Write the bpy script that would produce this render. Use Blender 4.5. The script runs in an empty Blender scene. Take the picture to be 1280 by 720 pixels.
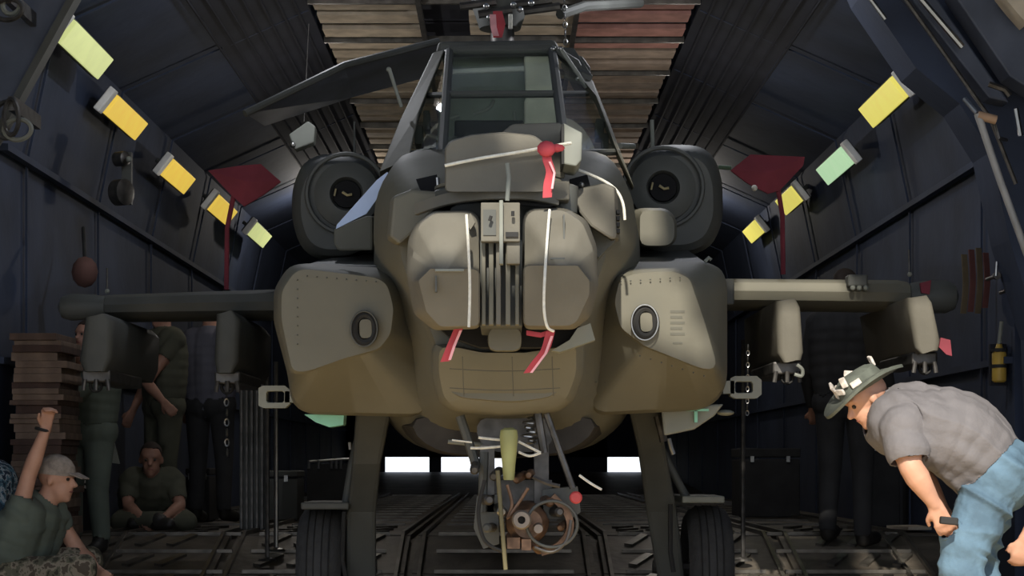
import bpy, bmesh, math, random
from mathutils import Vector, Matrix, Quaternion, noise
random.seed(7)
C = bpy.context.scene.collection
SC = bpy.context.scene
F = 2400.0; HC = 0.90; CX = 630.0; CY = 578.0
def P(px, py, d):            # photograph position at a real depth d (metres) -> world point
    return Vector(((px-CX)/F*d, d, HC+(CY-py)/F*d))

# ------------------------------------------------------------------ camera, world, sun, exposure
cam_d = bpy.data.cameras.new('camera'); cam = bpy.data.objects.new('camera', cam_d); C.objects.link(cam)
cam.location = (0, 0, HC); cam.rotation_euler = (math.pi/2, 0, 0)
cam_d.sensor_width = 36; cam_d.lens = 36*F/1280; cam_d.shift_x = 10/1280; cam_d.shift_y = 218/1280
cam_d.clip_end = 1000
SC.camera = cam
SC.view_settings.view_transform = 'Standard'; SC.view_settings.look = 'None'
SC.view_settings.gamma = 1; SC.view_settings.use_curve_mapping = False
SC.view_settings.exposure = 0.0
w = bpy.data.worlds.new('sky'); SC.world = w; w.use_nodes = True
nt = w.node_tree; bgn = nt.nodes['Background']
tc = nt.nodes.new('ShaderNodeTexCoord'); sp = nt.nodes.new('ShaderNodeSeparateXYZ')
rp = nt.nodes.new('ShaderNodeValToRGB')
nt.links.new(tc.outputs['Generated'], sp.inputs[0]); nt.links.new(sp.outputs['Z'], rp.inputs[0])
rp.color_ramp.elements[0].color = (0.82, 0.86, 0.92, 1); rp.color_ramp.elements[0].position = 0.0
rp.color_ramp.elements[1].color = (0.30, 0.45, 0.75, 1); rp.color_ramp.elements[1].position = 0.8
nt.links.new(rp.outputs[0], bgn.inputs[0]); bgn.inputs[1].default_value = 1.6
SUN_EL = math.radians(35); SUN_AZ = math.radians(-5)
TOSUN = Vector((math.sin(SUN_AZ)*math.cos(SUN_EL), -math.cos(SUN_AZ)*math.cos(SUN_EL), math.sin(SUN_EL)))
sd = bpy.data.lights.new('sun', 'SUN'); so = bpy.data.objects.new('sun', sd); C.objects.link(so)
sd.energy = 6.2; sd.angle = math.radians(0.9); sd.color = (1.0, 0.93, 0.80)
so.rotation_euler = TOSUN.to_track_quat('Z', 'Y').to_euler(); so.location = TOSUN*40

def lamp(x, y, z, e, col, rad=.12):
    l = bpy.data.lights.new('bay_lamp', 'POINT'); o = bpy.data.objects.new('bay_lamp', l); C.objects.link(o)
    l.energy = e; l.color = col; l.shadow_soft_size = rad; o.location = (x, y, z)
lamp(-1.1, 11.35, 3.80, 40, (.93, .95, 1), .02); lamp(1.1, 11.35, 3.80, 40, (.93, .95, 1), .02)   # unseen fill lights added above the frame to brighten the bay
for lx, ly, lz, le in ((-1.37, 15, 2.89, 16), (1.37, 15, 2.89, 16), (-1.95, 21, 3.6, 24), (1.95, 21, 3.6, 24)): lamp(lx, ly, lz, le, (1, .93, .85), .05)  # more added fill lights, hidden behind the engine nacelles
# ------------------------------------------------------------------ materials
MATS = {}
def mat(name, col, rough=0.6, metal=0.0, var=0.15, scale=6.0, bump=0.0, spec=0.4, emit=None, estr=0.0, trans=0.0, bscale=None):
    if name in MATS: return MATS[name]
    m = bpy.data.materials.new(name); m.use_nodes = True; n = m.node_tree; b = n.nodes['Principled BSDF']
    b.inputs['Roughness'].default_value = rough; b.inputs['Metallic'].default_value = metal
    b.inputs['Specular IOR Level'].default_value = spec
    tcn = n.nodes.new('ShaderNodeTexCoord'); nz = n.nodes.new('ShaderNodeTexNoise')
    nz.inputs['Scale'].default_value = scale; nz.inputs['Detail'].default_value = 4
    n.links.new(tcn.outputs['Object'], nz.inputs['Vector'])
    r = n.nodes.new('ShaderNodeValToRGB'); n.links.new(nz.outputs['Fac'], r.inputs[0])
    c0 = [c*(1-var) for c in col]; c1 = [min(1, c*(1+var)) for c in col]
    r.color_ramp.elements[0].color = (*c0, 1); r.color_ramp.elements[0].position = .35
    r.color_ramp.elements[1].color = (*c1, 1); r.color_ramp.elements[1].position = .65
    n.links.new(r.outputs[0], b.inputs['Base Color'])
    if bump:
        bp = n.nodes.new('ShaderNodeBump'); bp.inputs['Strength'].default_value = bump; bp.inputs['Distance'].default_value = .02
        nb = n.nodes.new('ShaderNodeTexNoise'); nb.inputs['Scale'].default_value = bscale or scale*5; nb.inputs['Detail'].default_value = 3
        n.links.new(tcn.outputs['Object'], nb.inputs['Vector'])
        n.links.new(nb.outputs['Fac'], bp.inputs['Height']); n.links.new(bp.outputs[0], b.inputs['Normal'])
    if emit:
        b.inputs['Emission Color'].default_value = (*emit, 1); b.inputs['Emission Strength'].default_value = estr
    if trans:
        b.inputs['Transmission Weight'].default_value = trans; b.inputs['IOR'].default_value = 1.45
    MATS[name] = m; return m
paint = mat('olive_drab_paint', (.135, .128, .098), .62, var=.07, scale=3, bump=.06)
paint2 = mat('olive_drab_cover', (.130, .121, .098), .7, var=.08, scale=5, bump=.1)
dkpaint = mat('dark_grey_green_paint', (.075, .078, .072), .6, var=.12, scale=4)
grpaint = mat('pale_grey_green_paint', (.20, .21, .185), .6, var=.08)
blackm = mat('black_rubber', (.018, .018, .018), .75, var=.2)
voidm = mat('unlit_black', (.006, .006, .007), .9)  # near-black stands in for the shade inside gaps and holes
tyrem = mat('tyre_rubber', (.045, .045, .045), .8, var=.15, scale=20, bump=.2)
steel = mat('bare_steel', (.35, .35, .34), .35, 1.0, var=.2)
dsteel = mat('dark_steel', (.10, .095, .09), .45, .7, var=.3, scale=15)
white_rope = mat('white_cord', (.72, .70, .62), .8, var=.1, scale=60, bump=.3)
redm = mat('red_ribbon', (.42, .05, .065), .7, var=.2, scale=10)
pinkm = mat('faded_pink_ribbon', (.75, .35, .38), .7, var=.2, scale=12)
redpanel = mat('red_cover_fabric', (.20, .03, .045), .75, var=.2, scale=4)
navy = mat('navy_wall_lining', (.031, .043, .078), .75, var=.25, scale=1.5, bump=.2)
navy2 = mat('navy_frame_paint', (.075, .088, .125), .55, var=.2, scale=4)
navyd = mat('black_upper_lining', (.018, .020, .030), .85, var=.3, scale=2)
floorm = mat('dark_floor_plate', (.105, .09, .073), .5, .25, var=.45, scale=3, bump=.25)
railm = mat('worn_floor_rail', (.125, .115, .10), .35, .6, var=.35, scale=9)
slatm = [mat('ceiling_slat_olive', (.54, .45, .34), .8, var=.2), mat('ceiling_slat_brown', (.48, .37, .29), .8, var=.2),
         mat('ceiling_slat_red_brown', (.48, .24, .20), .8, var=.2)]
conc = mat('concrete_apron', (.40, .37, .30), .9, var=.1, scale=.6, bump=.2)
ropeg = mat('green_lens', (.20, .50, .36), .2, var=.1)
yellow = mat('yellow_paint', (.50, .33, .06), .5)
canister = mat('yellow_green_cap', (.30, .31, .13), .55, var=.2)
redcap = mat('red_plastic', (.42, .05, .05), .4)
copper = mat('brown_oiled_metal', (.16, .095, .06), .45, .5, var=.4, scale=20)
card = mat('pale_blue_card', (.50, .60, .82), .6, var=.05)
woods = [mat('brown_board_%s' % s, c, .8, var=.25, scale=8, bump=.2) for s, c in
         (('dark', (.075, .042, .032)), ('mid', (.12, .075, .055)), ('light', (.19, .13, .095)))]
skin = mat('light_skin', (.52, .28, .19), .55, var=.1, scale=12)
skin2 = mat('tanned_skin', (.38, .20, .14), .55, var=.1, scale=12)
teeshirt = mat('grey_tee_cloth', (.155, .145, .15), .9, var=.06, scale=10, bump=.15)
jeans = mat('faded_blue_denim', (.10, .17, .235), .85, var=.30, scale=7, bump=.2)
olivecloth = mat('olive_cloth', (.085, .085, .06), .9, var=.15)
greencloth = mat('grey_green_cloth', (.11, .13, .105), .9, var=.12)
greycloth = mat('blue_grey_cloth', (.12, .12, .15), .9, var=.1)
darkcloth = mat('dark_trouser_cloth', (.03, .03, .032), .9, var=.2)
hatm = mat('grey_green_hat_cloth', (.10, .11, .09), .9, var=.2, scale=20)
patchm = mat('pale_cloth_patch', (.62, .56, .50), .9, var=.3, scale=40)
capm = mat('tan_camouflage_cap', (.30, .25, .21), .9, var=.25, scale=30)
hairm = mat('dark_brown_hair', (.03, .02, .015), .8)
leather = mat('black_leather', (.02, .018, .016), .5)
beige = mat('beige_paint', (.55, .48, .38), .7)
def blotch(name, cols, scale):
    m = mat(name, cols[0], .9); n = m.node_tree
    r = [x for x in n.nodes if x.type == 'VALTORGB'][0]; cr = r.color_ramp; cr.interpolation = 'CONSTANT'
    nz = [x for x in n.nodes if x.type == 'TEX_NOISE'][0]; nz.inputs['Scale'].default_value = scale
    cr.elements[0].position = 0; cr.elements[0].color = (*cols[0], 1); cr.elements[1].position = .43; cr.elements[1].color = (*cols[1], 1)
    for i, c in enumerate(cols[2:]):
        e = cr.elements.new(.50+.07*i); e.color = (*c, 1)
    return m
camo = blotch('camouflage_cloth', [(.05, .045, .03), (.13, .12, .08), (.26, .22, .16), (.09, .07, .05)], 14)
tealpat = blotch('blue_white_patterned_cloth', [(.03, .06, .09), (.10, .20, .26), (.45, .50, .52), (.03, .05, .08)], 22)
def glassmat():
    m = bpy.data.materials.new('canopy_glass'); m.use_nodes = True; n = m.node_tree
    for x in list(n.nodes): n.nodes.remove(x)
    o = n.nodes.new('ShaderNodeOutputMaterial'); mx = n.nodes.new('ShaderNodeMixShader')
    t = n.nodes.new('ShaderNodeBsdfTransparent'); t.inputs[0].default_value = (.95, .98, .95, 1)
    g = n.nodes.new('ShaderNodeBsdfGlossy'); g.inputs['Roughness'].default_value = .01
    lw = n.nodes.new('ShaderNodeLayerWeight'); lw.inputs['Blend'].default_value = .5
    pw = n.nodes.new('ShaderNodeMath'); pw.operation = 'POWER'; pw.inputs[1].default_value = 5
    ad = n.nodes.new('ShaderNodeMath'); ad.operation = 'MULTIPLY_ADD'; ad.inputs[1].default_value = .7; ad.inputs[2].default_value = .03
    n.links.new(lw.outputs['Facing'], pw.inputs[0]); n.links.new(pw.outputs[0], ad.inputs[0]); n.links.new(ad.outputs[0], mx.inputs[0]); n.links.new(t.outputs[0], mx.inputs[1]); n.links.new(g.outputs[0], mx.inputs[2])
    n.links.new(mx.outputs[0], o.inputs[0]); return m
glass = glassmat()

# ------------------------------------------------------------------ mesh helpers
class MB:
    def __init__(s): s.v = []; s.f = []
    def add(s, vs, fs):
        o = len(s.v); s.v += [Vector(v) for v in vs]; s.f += [tuple(i+o for i in f) for f in fs]; return s
    def box(s, c, size, rot=None):
        x, y, z = [a/2 for a in size]; R = rot if rot is not None else Matrix.Identity(3); c = Vector(c)
        vs = [c+R@Vector((i, j, k)) for i in (-x, x) for j in (-y, y) for k in (-z, z)]
        return s.add(vs, [(0, 1, 3, 2), (4, 6, 7, 5), (0, 4, 5, 1), (2, 3, 7, 6), (0, 2, 6, 4), (1, 5, 7, 3)])
    def pbox(s, x0, y0, x1, y1, d, depth):     # a box whose front face spans photo rectangle at depth d
        a = P(x0, y1, d); b = P(x1, y0, d)
        return s.box(((a.x+b.x)/2, d+depth/2, (a.z+b.z)/2), (abs(b.x-a.x), depth, abs(b.z-a.z)))
    def loft(s, rings, cap0=True, cap1=True):
        n = len(rings[0]); o = len(s.v)
        for r in rings: s.v += [Vector(v) for v in r]
        for i in range(len(rings)-1):
            for k in range(n):
                a = o+i*n+k; b = o+i*n+(k+1) % n
                s.f.append((a, b, b+n, a+n))
        if cap0: s.f.append(tuple(o+k for k in reversed(range(n))))
        if cap1: s.f.append(tuple(o+(len(rings)-1)*n+k for k in range(n)))
        return s
    def prism(s, pts, vec):
        pts = [Vector(p) for p in pts]; v = Vector(vec)
        return s.loft([pts, [p+v for p in pts]])
    def tube(s, pts, r, n=8, r2=None):
        pts = [Vector(p) for p in pts]; rings = []; m = len(pts)
        up = None
        for i, p in enumerate(pts):
            t = (pts[min(i+1, m-1)]-pts[max(i-1, 0)])
            if t.length < 1e-9: t = Vector((0, 0, 1))
            t.normalize()
            if up is None: up = Vector((0, 0, 1)) if abs(t.z) < .9 else Vector((1, 0, 0))
            a = t.cross(up).normalized(); b = t.cross(a).normalized(); up = -b if (-b).dot(up) > b.dot(up) else b
            a = t.cross(up).normalized(); b = t.cross(a).normalized()
            if isinstance(r, (list, tuple)): rr = r[i]
            else: rr = r if r2 is None else r+(r2-r)*i/(m-1)
            rings.append([p+a*math.cos(2*math.pi*k/n)*rr+b*math.sin(2*math.pi*k/n)*rr for k in range(n)])
        return s.loft(rings)
    def strap(s, pts, width, th, wdir):
        pts = [Vector(p) for p in pts]; wd = Vector(wdir).normalized(); rings = []
        for i, p in enumerate(pts):
            t = (pts[min(i+1, len(pts)-1)]-pts[max(i-1, 0)]).normalized(); nn = t.cross(wd).normalized()
            w_ = width[i] if isinstance(width, (list, tuple)) else width
            rings.append([p+wd*w_/2+nn*th/2, p-wd*w_/2+nn*th/2, p-wd*w_/2-nn*th/2, p+wd*w_/2-nn*th/2])
        return s.loft(rings)
    def sphere(s, c, r, n=12, R=None):
        c = Vector(c); rx, ry, rz = r if isinstance(r, (tuple, list)) else (r, r, r); R = R or Matrix.Identity(3)
        m = max(4, n//2); rings = []
        for i in range(m+1):
            th = math.pi*(i+.02)/(m+.04)
            rings.append([c+R@Vector((rx*math.sin(th)*math.cos(2*math.pi*k/n), ry*math.sin(th)*math.sin(2*math.pi*k/n), rz*math.cos(th))) for k in range(n)])
        return s.loft(rings)
    def lathe(s, c, axis, prof, n=24):        # prof: (offset along axis, radius)
        c = Vector(c); ax = Vector(axis).normalized(); up = Vector((0, 0, 1)) if abs(ax.z) < .9 else Vector((1, 0, 0))
        a = ax.cross(up).normalized(); b = ax.cross(a).normalized()
        return s.loft([[c+ax*h+a*math.cos(2*math.pi*k/n)*max(r, .0005)+b*math.sin(2*math.pi*k/n)*max(r, .0005) for k in range(n)] for h, r in prof])
    def torus(s, c, axis, R, r, n=24, m=8, squash=(1, 1)):
        c = Vector(c); ax = Vector(axis).normalized(); up = Vector((0, 0, 1)) if abs(ax.z) < .9 else Vector((1, 0, 0))
        a = ax.cross(up).normalized(); b = ax.cross(a).normalized(); o = len(s.v)
        for i in range(n):
            t = 2*math.pi*i/n; e = a*math.cos(t)*squash[0]+b*math.sin(t)*squash[1]
            for k in range(m):
                q = 2*math.pi*k/m; s.v.append(c+e*R+e.normalized()*r*math.cos(q)+ax*r*math.sin(q))
        for i in range(n):
            for k in range(m):
                s.f.append((o+i*m+k, o+((i+1) % n)*m+k, o+((i+1) % n)*m+(k+1) % m, o+i*m+(k+1) % m))
        return s
    def build(s, name, m, parent=None, smooth=False, bevel=0, origin=None):
        me = bpy.data.meshes.new(name)
        if origin is None:
            lo = [min(v[i] for v in s.v) for i in range(3)]; hi = [max(v[i] for v in s.v) for i in range(3)]
            origin = Vector(((lo[0]+hi[0])/2, (lo[1]+hi[1])/2, (lo[2]+hi[2])/2))
        origin = Vector(origin)
        me.from_pydata([v-origin for v in s.v], [], s.f); me.update()
        b = bmesh.new(); b.from_mesh(me); bmesh.ops.recalc_face_normals(b, faces=b.faces)
        b.to_mesh(me); b.free()
        me.materials.append(m)
        o = bpy.data.objects.new(name, me); C.objects.link(o); o.location = origin
        if smooth:
            for p in me.polygons: p.use_smooth = True
            me.set_sharp_from_angle(angle=math.radians(38 if smooth is True else smooth))
        if bevel:
            bv = o.modifiers.new('bevel', 'BEVEL'); bv.width = bevel; bv.segments = 2; bv.limit_method = 'ANGLE'
        if parent is not None:
            o.parent = parent; o.matrix_parent_inverse = wm(parent).inverted()
        return o
def wm(o):
    M = Matrix.Translation(o.location) @ o.rotation_euler.to_matrix().to_4x4()
    if o.parent: M = wm(o.parent) @ o.matrix_parent_inverse @ M
    return M
def empty(name, loc=(0, 0, 0)):
    o = bpy.data.objects.new(name, None); C.objects.link(o); o.location = loc; o.empty_display_size = .1; return o
def tag(o, label=None, cat=None, group=None, kind=None):
    if label: o['label'] = label
    if cat: o['category'] = cat
    if group: o['group'] = group
    if kind: o['kind'] = kind
    return o
def thing(name, loc, label, cat, group=None): return tag(empty(name, loc), label, cat, group)
def inst(src, loc, parent=None, name=None, rot=None):
    o = bpy.data.objects.new(name or src.name.split('.')[0], src.data); C.objects.link(o); o.location = loc
    if rot: o.rotation_euler = rot
    if parent is not None:
        o.parent = parent; o.matrix_parent_inverse = wm(parent).inverted()
    return o
def ring(d, pts, n=64, sm=2, c=None):          # star-shaped outline in photo px at depth d -> n world points by angle
    if c is None:
        xs = [p[0] for p in pts]; ys = [p[1] for p in pts]; c = ((min(xs)+max(xs))/2, (min(ys)+max(ys))/2)
    out = []
    for k in range(n):
        t = 2*math.pi*k/n; dx, dy = math.cos(t), math.sin(t); best = None
        for i in range(len(pts)):
            ax, ay = pts[i][0]-c[0], pts[i][1]-c[1]; bx, by = pts[(i+1) % len(pts)][0]-c[0], pts[(i+1) % len(pts)][1]-c[1]
            ex, ey = bx-ax, by-ay; den = dx*ey-dy*ex
            if abs(den) < 1e-9: continue
            r = (ax*ey-ay*ex)/den; u = (ax*dy-ay*dx)/den
            if r > 0 and -1e-6 <= u <= 1+1e-6 and (best is None or r > best): best = r
        out.append([c[0]+dx*best, c[1]+dy*best])
    for _ in range(sm):
        out = [[(out[i-1][j]+2*out[i][j]+out[(i+1) % n][j])/4 for j in (0, 1)] for i in range(n)]
    return [P(x, y, d) for x, y in out]
def curve(pts, n=6):                           # catmull-rom through points
    pts = [Vector(p) for p in pts]; out = []
    for i in range(len(pts)-1):
        p0 = pts[max(i-1, 0)]; p1 = pts[i]; p2 = pts[i+1]; p3 = pts[min(i+2, len(pts)-1)]
        for k in range(n):
            t = k/n; out.append(.5*((2*p1)+(p2-p0)*t+(2*p0-5*p1+4*p2-p3)*t*t+(3*p1-p0-3*p2+p3)*t**3))
    out.append(pts[-1]); return out
def PP(d, *pts): return [P(x, y, d) for x, y in pts]

# ------------------------------------------------------------------ setting
st = 'structure'
bouncem = mat('sand_non_slip_plate', (.66, .47, .22), .9, var=.12, scale=5, bump=.3)  # sand tone chosen to bounce warm light onto the undersides
g = tag(MB().box((0, 0, -1.15), (160, 240, .3)).build('floor_apron', conc), kind=st)
floor = empty('floor', (0, 15, 0)); tag(floor, kind=st)
Z0 = .42; YA, YB = 10.95, 12.6; SL = Z0/(YB-YA)
def zf(y): return 0 if y < YA else (Z0 if y > YB else (y-YA)*SL)
MB().loft([[Vector((x, y, z)) for x, z in ((-3.05, zf(y)-.03), (3.05, zf(y)-.03), (3.05, -.2), (-3.05, -.2))] for y in (7.15, YA, YB, 36.1)]).build('floor_base', floorm, floor)
MB().loft([[Vector((x, 7.1, z)) for x, z in ((-3, -.004), (3, -.004), (3, -.18), (-3, -.18))], [Vector((x, 4.2, z-1.0)) for x, z in ((-3, 0), (3, 0), (3, -.1), (-3, -.1))]]).build('ramp_plate', bouncem, floor)  # ramp coloured to bounce warm light upward
MB().box((0, 7.8, -.012), (6.0, 1.38, .034)).build('sill_plate', bouncem, floor)  # plate added as a warm reflector below the nose
pan = None; ang = math.atan(SL)
def tile(src, x, y, dz=0):
    sl_ = YA < y < YB
    return inst(src, (x, y, zf(y)+dz), floor, rot=(ang if sl_ else 0, 0, 0))
pan = MB().box((-2.36, 9.1, -.012), (1.13, 1.17, .03)).build('floor_panel', floorm, floor)
pan2 = MB().box((-2.36, 8.7, -.012), (1.13, .80, .03)).build('floor_panel', floorm, floor); pan2.location.z = -.012
for i in range(5):
    x = -2.36+i*1.18
    if i: tile(pan, x, 9.1, -.012)
    tile(pan, x, 10.30, -.012)
    tile(pan2, x, YA+.44, -.012); tile(pan2, x, YA+1.24, -.012)
    for j in range(19): tile(pan, x, YB+.63+j*1.2, -.012)
bpy.data.objects.remove(pan2)
for x in (-2.55, -1.77, -.59, .59, 1.77, 2.55):
    for dx in (-.07, .07):
        MB().loft([[Vector((x+dx+a_, y, zf(y)+b_)) for a_, b_ in ((-.011, 0), (.011, 0), (.011, .03), (-.011, .03))] for y in (9.3, YA, YB, 30)]).build('floor_rail', railm, floor)
cl1 = MB().box((0, 9.4, .012), (.055, .26, .018), Matrix.Rotation(math.radians(-28), 3, 'Z')).build('floor_cleat', railm, floor)
for y in [YA+.25+.42*k for k in range(4)]+[YB+.3+.5*k for k in range(3)]:
    for k in range(9):
        for sx in (-1, 1):
            x = sx*(.86+k*.205)
            if abs(abs(x)-1.77) < .12: continue
            tile(cl1, x, y, .012)
for y in [YA+.02+.42*k for k in range(5)]:
    for x in (-2.16, -1.18, 0, 1.18, 2.16):
        if YA < y < YB+.1: MB().box((x, y, zf(y)+.01), (.86, .03, .022)).build('cross_bar', railm, floor)
for y in [14.6+1.0*k for k in range(14)]:
    for x in (-2.16, -1.18, 0, 1.18, 2.16): MB().box((x, y, Z0+.008), (.86, .05, .018)).build('cross_bar', railm, floor)
# rear ramp, closed part way
MB().loft([[Vector((x, 28, z+Z0)) for x, z in ((-3, 0.004), (3, 0.004), (3, -.15), (-3, -.15))], [Vector((x, 36.1, z+.72)) for x, z in ((-3, 0), (3, 0), (3, -.15), (-3, -.15))]]).build('rear_ramp', floorm, floor)
prof = [(2.98, -.1), (2.98, 2.75), (2.80, 3.62), (1.42, 4.24), (1.42, 4.4), (3.1, 4.4), (3.3, 3.6), (3.3, -.1)]
for sgn, nm in ((-1, 'wall_left'), (1, 'wall_right')):
    wl = empty(nm, (sgn*2.98, 11.2, 0)); tag(wl, kind=st)
    a = [Vector((sgn*x, 11.2, z)) for x, z in prof]
    MB().prism(a, (0, 25, 0)).build('wall_lining', navy, wl)
    MB().prism([Vector((sgn*x, 11.22, z)) for x, z in ((2.06, 3.93), (1.42, 4.22), (1.415, 4.205), (2.05, 3.915))], (0, 24.9, 0)).build('upper_lining', navyd, wl)
    # lining seams, sloping frames and a rail
    up = [(2.965, 0), (2.965, 2.74), (2.785, 3.6), (1.44, 4.20)]
    for j in range(11):
        y = 11.9+j*2.1
        mb = MB()
        for (x0, z0), (x1, z1) in zip(up[:-1], up[1:]):
            mb.loft([[Vector((sgn*x, yy, z)) for yy in (y-.012, y+.012)]+[Vector((sgn*(x-.014), yy, z-.006)) for yy in (y+.012, y-.012)] for x, z in ((x0, z0), (x1, z1))])
        mb.build('wall_frame', navy, wl)
    for z, x in ((1.5, 2.955), (2.75, 2.93)):
        MB().box((sgn*x, 23.5, z), (.05, 24.5, .04)).build('wall_rail', navy, wl)
    # quilted upper lining strips, dark
    for k in range(7):
        t = .5+(k+.5)/14; x = 2.78+(1.45-2.78)*t; z = 3.60+(4.20-3.60)*t
        MB().tube([(sgn*(x-.01), 11.4, z-.02), (sgn*(x-.01), 35, z-.02)], .010, 6).build('lining_roll', navyd, wl)
cl = empty('ceiling', (0, 11.2, 4.24)); tag(cl, kind=st)
MB().box((0, 23.7, 4.40), (3.1, 25, .14)).build('ceiling_backing', navyd, cl)
k = 0
for j in range(44):
    y = 12.2+j*.42
    segs = [(-1.38, -.62), (-.60, -.28), (-.26, .52), (.54, 1.38)]
    for si, (x0, x1) in enumerate(segs):
        if si == 1 and 3 < j < 9: continue
        if si == 2 and (j % 7) in (4,): continue
        m = slatm[0] if si in (0, 2) else slatm[1]
        if si == 3 and 3 <= j <= 7: m = slatm[2]
        if si == 0 and j in (2, 3): m = slatm[2]
        MB().box(((x0+x1)/2, y, 4.22+random.uniform(-.01, .01)), (x1-x0, .27, .04)).build('ceiling_slat', m, cl)
for j in range(16):
    MB().box((0, 12.42+j*1.26, 4.19), (2.8, .035, .05)).build('ceiling_bar', railm, cl)
for x in (-.61, .53):
    MB().box((x, 22, 4.17), (.035, 20, .05)).build('ceiling_runner', dsteel, cl)
# rear wall with the low opening under it
rw = empty('wall_back', (0, 36.2, 0)); tag(rw, kind=st)
MB().box((0, 36.3, 2.70), (6.4, .2, 3.4)).build('rear_door_panel', navyd, rw)
MB().box((-2.75, 36.3, .9), (1.0, .2, 1.8)).build('rear_side_panel', navyd, rw)
MB().box((2.9, 36.3, .9), (.6, .2, 1.8)).build('rear_side_panel', navyd, rw)
MB().box((-1.3, 36.3, .9), (.22, .2, 1.8)).build('rear_post', navyd, rw)
MB().box((1.0, 36.3, .9), (1.9, .2, 1.8)).build('rear_side_panel', navyd, rw)
# front portal, left and right
pl = empty('trim_1', (-2.98, 10.5, 0)); tag(pl, kind=st)
MB().prism(PP(10.95, (88, -10), (86, 0), (30, 95), (0, 150), (-25, 190), (-60, 330), (-80, 900), (-300, 900), (-300, -200), (88, -200)), (0, .1, 0)).build('portal_plate', navy2, pl)
MB().prism(PP(10.9, (88, -10), (30, 95), (0, 150), (-30, 200), (-22, 204), (9, 152), (39, 97), (97, -8)), (0, .12, 0)).build('portal_edge', dkpaint, pl)
pr = empty('trim_2', (2.98, 10.5, 0)); tag(pr, kind=st)
MB().prism(PP(10.6, (1080, -10), (1145, 85), (1200, 130), (1238, 190), (1262, 300), (1300, 420), (1320, 900), (1560, 900), (1560, -200), (1000, -200)), (0, .4, 0)).build('portal_plate', navy, pr)
MB().prism(PP(10.45, (1132, -10), (1166, -10), (1262, 128), (1236, 122)), (0, .3, 0)).build('portal_beam', navy2, pr, bevel=.01)
MB().prism(PP(10.3, (1190, -10), (1300, -10), (1300, 120), (1262, 95)), (0, .2, 0)).build('portal_gusset', navy2, pr, bevel=.01)
MB().tube(PP(10.35, (1149, -4), (1203, 59)), .018, 8).build('hydraulic_rod', steel, pr, smooth=True)  # steel rod stands in for a bright highlight on the beam
MB().tube(PP(10.4, (1086, -4), (1107, 24)), .014, 8).build('hydraulic_rod', steel, pr, smooth=True)  # second highlight line, also built as a steel rod
MB().tube(PP(10.4, (1130, -4), (1238, 148), (1270, 230)), .012, 6).build('portal_cable', dsteel, pr, smooth=True)
MB().tube(PP(10.25, (1236, 105), (1256, 112), (1262, 120)), .016, 6).build('pipe_elbow', dsteel, pr, smooth=True)
MB().tube(PP(10.25, (1270, 136), (1276, 170)), .014, 6).build('pipe_elbow', steel, pr, smooth=True)
MB().prism(PP(10.1, (1252, -8), (1284, -8), (1284, 30), (1268, 12)), (0, .15, 0)).build('beige_bracket', beige, pr)
MB().box((0, 11.0, 4.95), (6.6, .2, 1.3)).build('portal_header', navy2, pl)  # unseen panel added to keep sky reflections off the windshield
# unseen plate added high overhead, holes cut to shape the sunlight
def inpoly(x, y, poly):
    c = False; j = len(poly)-1
    for i in range(len(poly)):
        xi, yi = poly[i]; xj, yj = poly[j]
        if (yi > y) != (yj > y) and x < (xj-xi)*(y-yi)/(yj-yi)+xi: c = not c
        j = i
    return c
VZ = 5.5
def up_to_plate(px, py, d):
    p = P(px, py, d); s = (VZ-p.z)/TOSUN.z; q = p+TOSUN*s; return (q.x, q.y)
sun_holes = [
    [up_to_plate(*a) for a in ((742, 320, 8.15), (835, 320, 8.15), (866, 395, 8.15), (898, 468, 8.15), (800, 436, 8.15), (742, 400, 8.15))],
    [up_to_plate(*a) for a in ((500, 262, 7.1), (560, 255, 7.1), (600, 252, 7.0), (690, 235, 7.1), (770, 232, 7.45), (752, 262, 7.2), (750, 348, 7.0), (500, 342, 7.0))],
    [up_to_plate(*a) for a in ((590, 160, 7.3), (735, 150, 7.3), (735, 235, 7.2), (640, 235, 7.2))],
    [up_to_plate(*a) for a in ((916, 330, 10.6), (1050, 330, 10.6), (1072, 372, 10.6), (916, 372, 10.6))],
    [up_to_plate(*a) for a in ((962, 370, 10.15), (1012, 370, 10.15), (1012, 490, 10.15), (962, 490, 10.15))],
    [up_to_plate(*a) for a in ((1120, 366, 10.15), (1200, 366, 10.15), (1200, 480, 10.15), (1120, 480, 10.15))],
    [(.78, -2), (2.6, -2), (2.6, 2.5), (.78, 2.5)],
    [up_to_plate(*a) for a in ((914, 704, 12.1), (972, 703, 12.1), (1005, 735, 11.5), (908, 735, 11.5))],
    [up_to_plate(*a) for a in ((780, 705, 12.1), (820, 705, 12.1), (830, 740, 11.5), (770, 740, 11.5))],
]
cs = .06; mbv = MB(); NX = int(8.4/cs); NY = int(9.9/cs)
for j in range(NY):
    y = .82+(j+.5)*cs; i = 0
    while i < NX:
        x = -4.2+(i+.5)*cs
        if any(inpoly(x, y, b) for b in sun_holes): i += 1; continue
        i0 = i
        while i < NX and not any(inpoly(-4.2+(i+.5)*cs, y, b) for b in sun_holes): i += 1
        mbv.box(((-4.2+i0*cs-4.2+i*cs)/2, y, VZ), ((i-i0)*cs, cs, .05))
shade_plate = tag(mbv.build('ceiling_visor', navy2), kind=st)
for sx in (-1, 1):
    MB().box((sx*3.6, 8.6, 2.2), (.25, 4.6, 6.7)).build('cheek_panel', navyd, shade_plate)  # unseen side plates added with the overhead plate to block light

# ------------------------------------------------------------------ helicopter
H = thing('attack_helicopter', (0, 10, 0), 'olive drab attack helicopter facing us, nose turret covered, stub wings and side fairings', 'helicopter')
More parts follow.
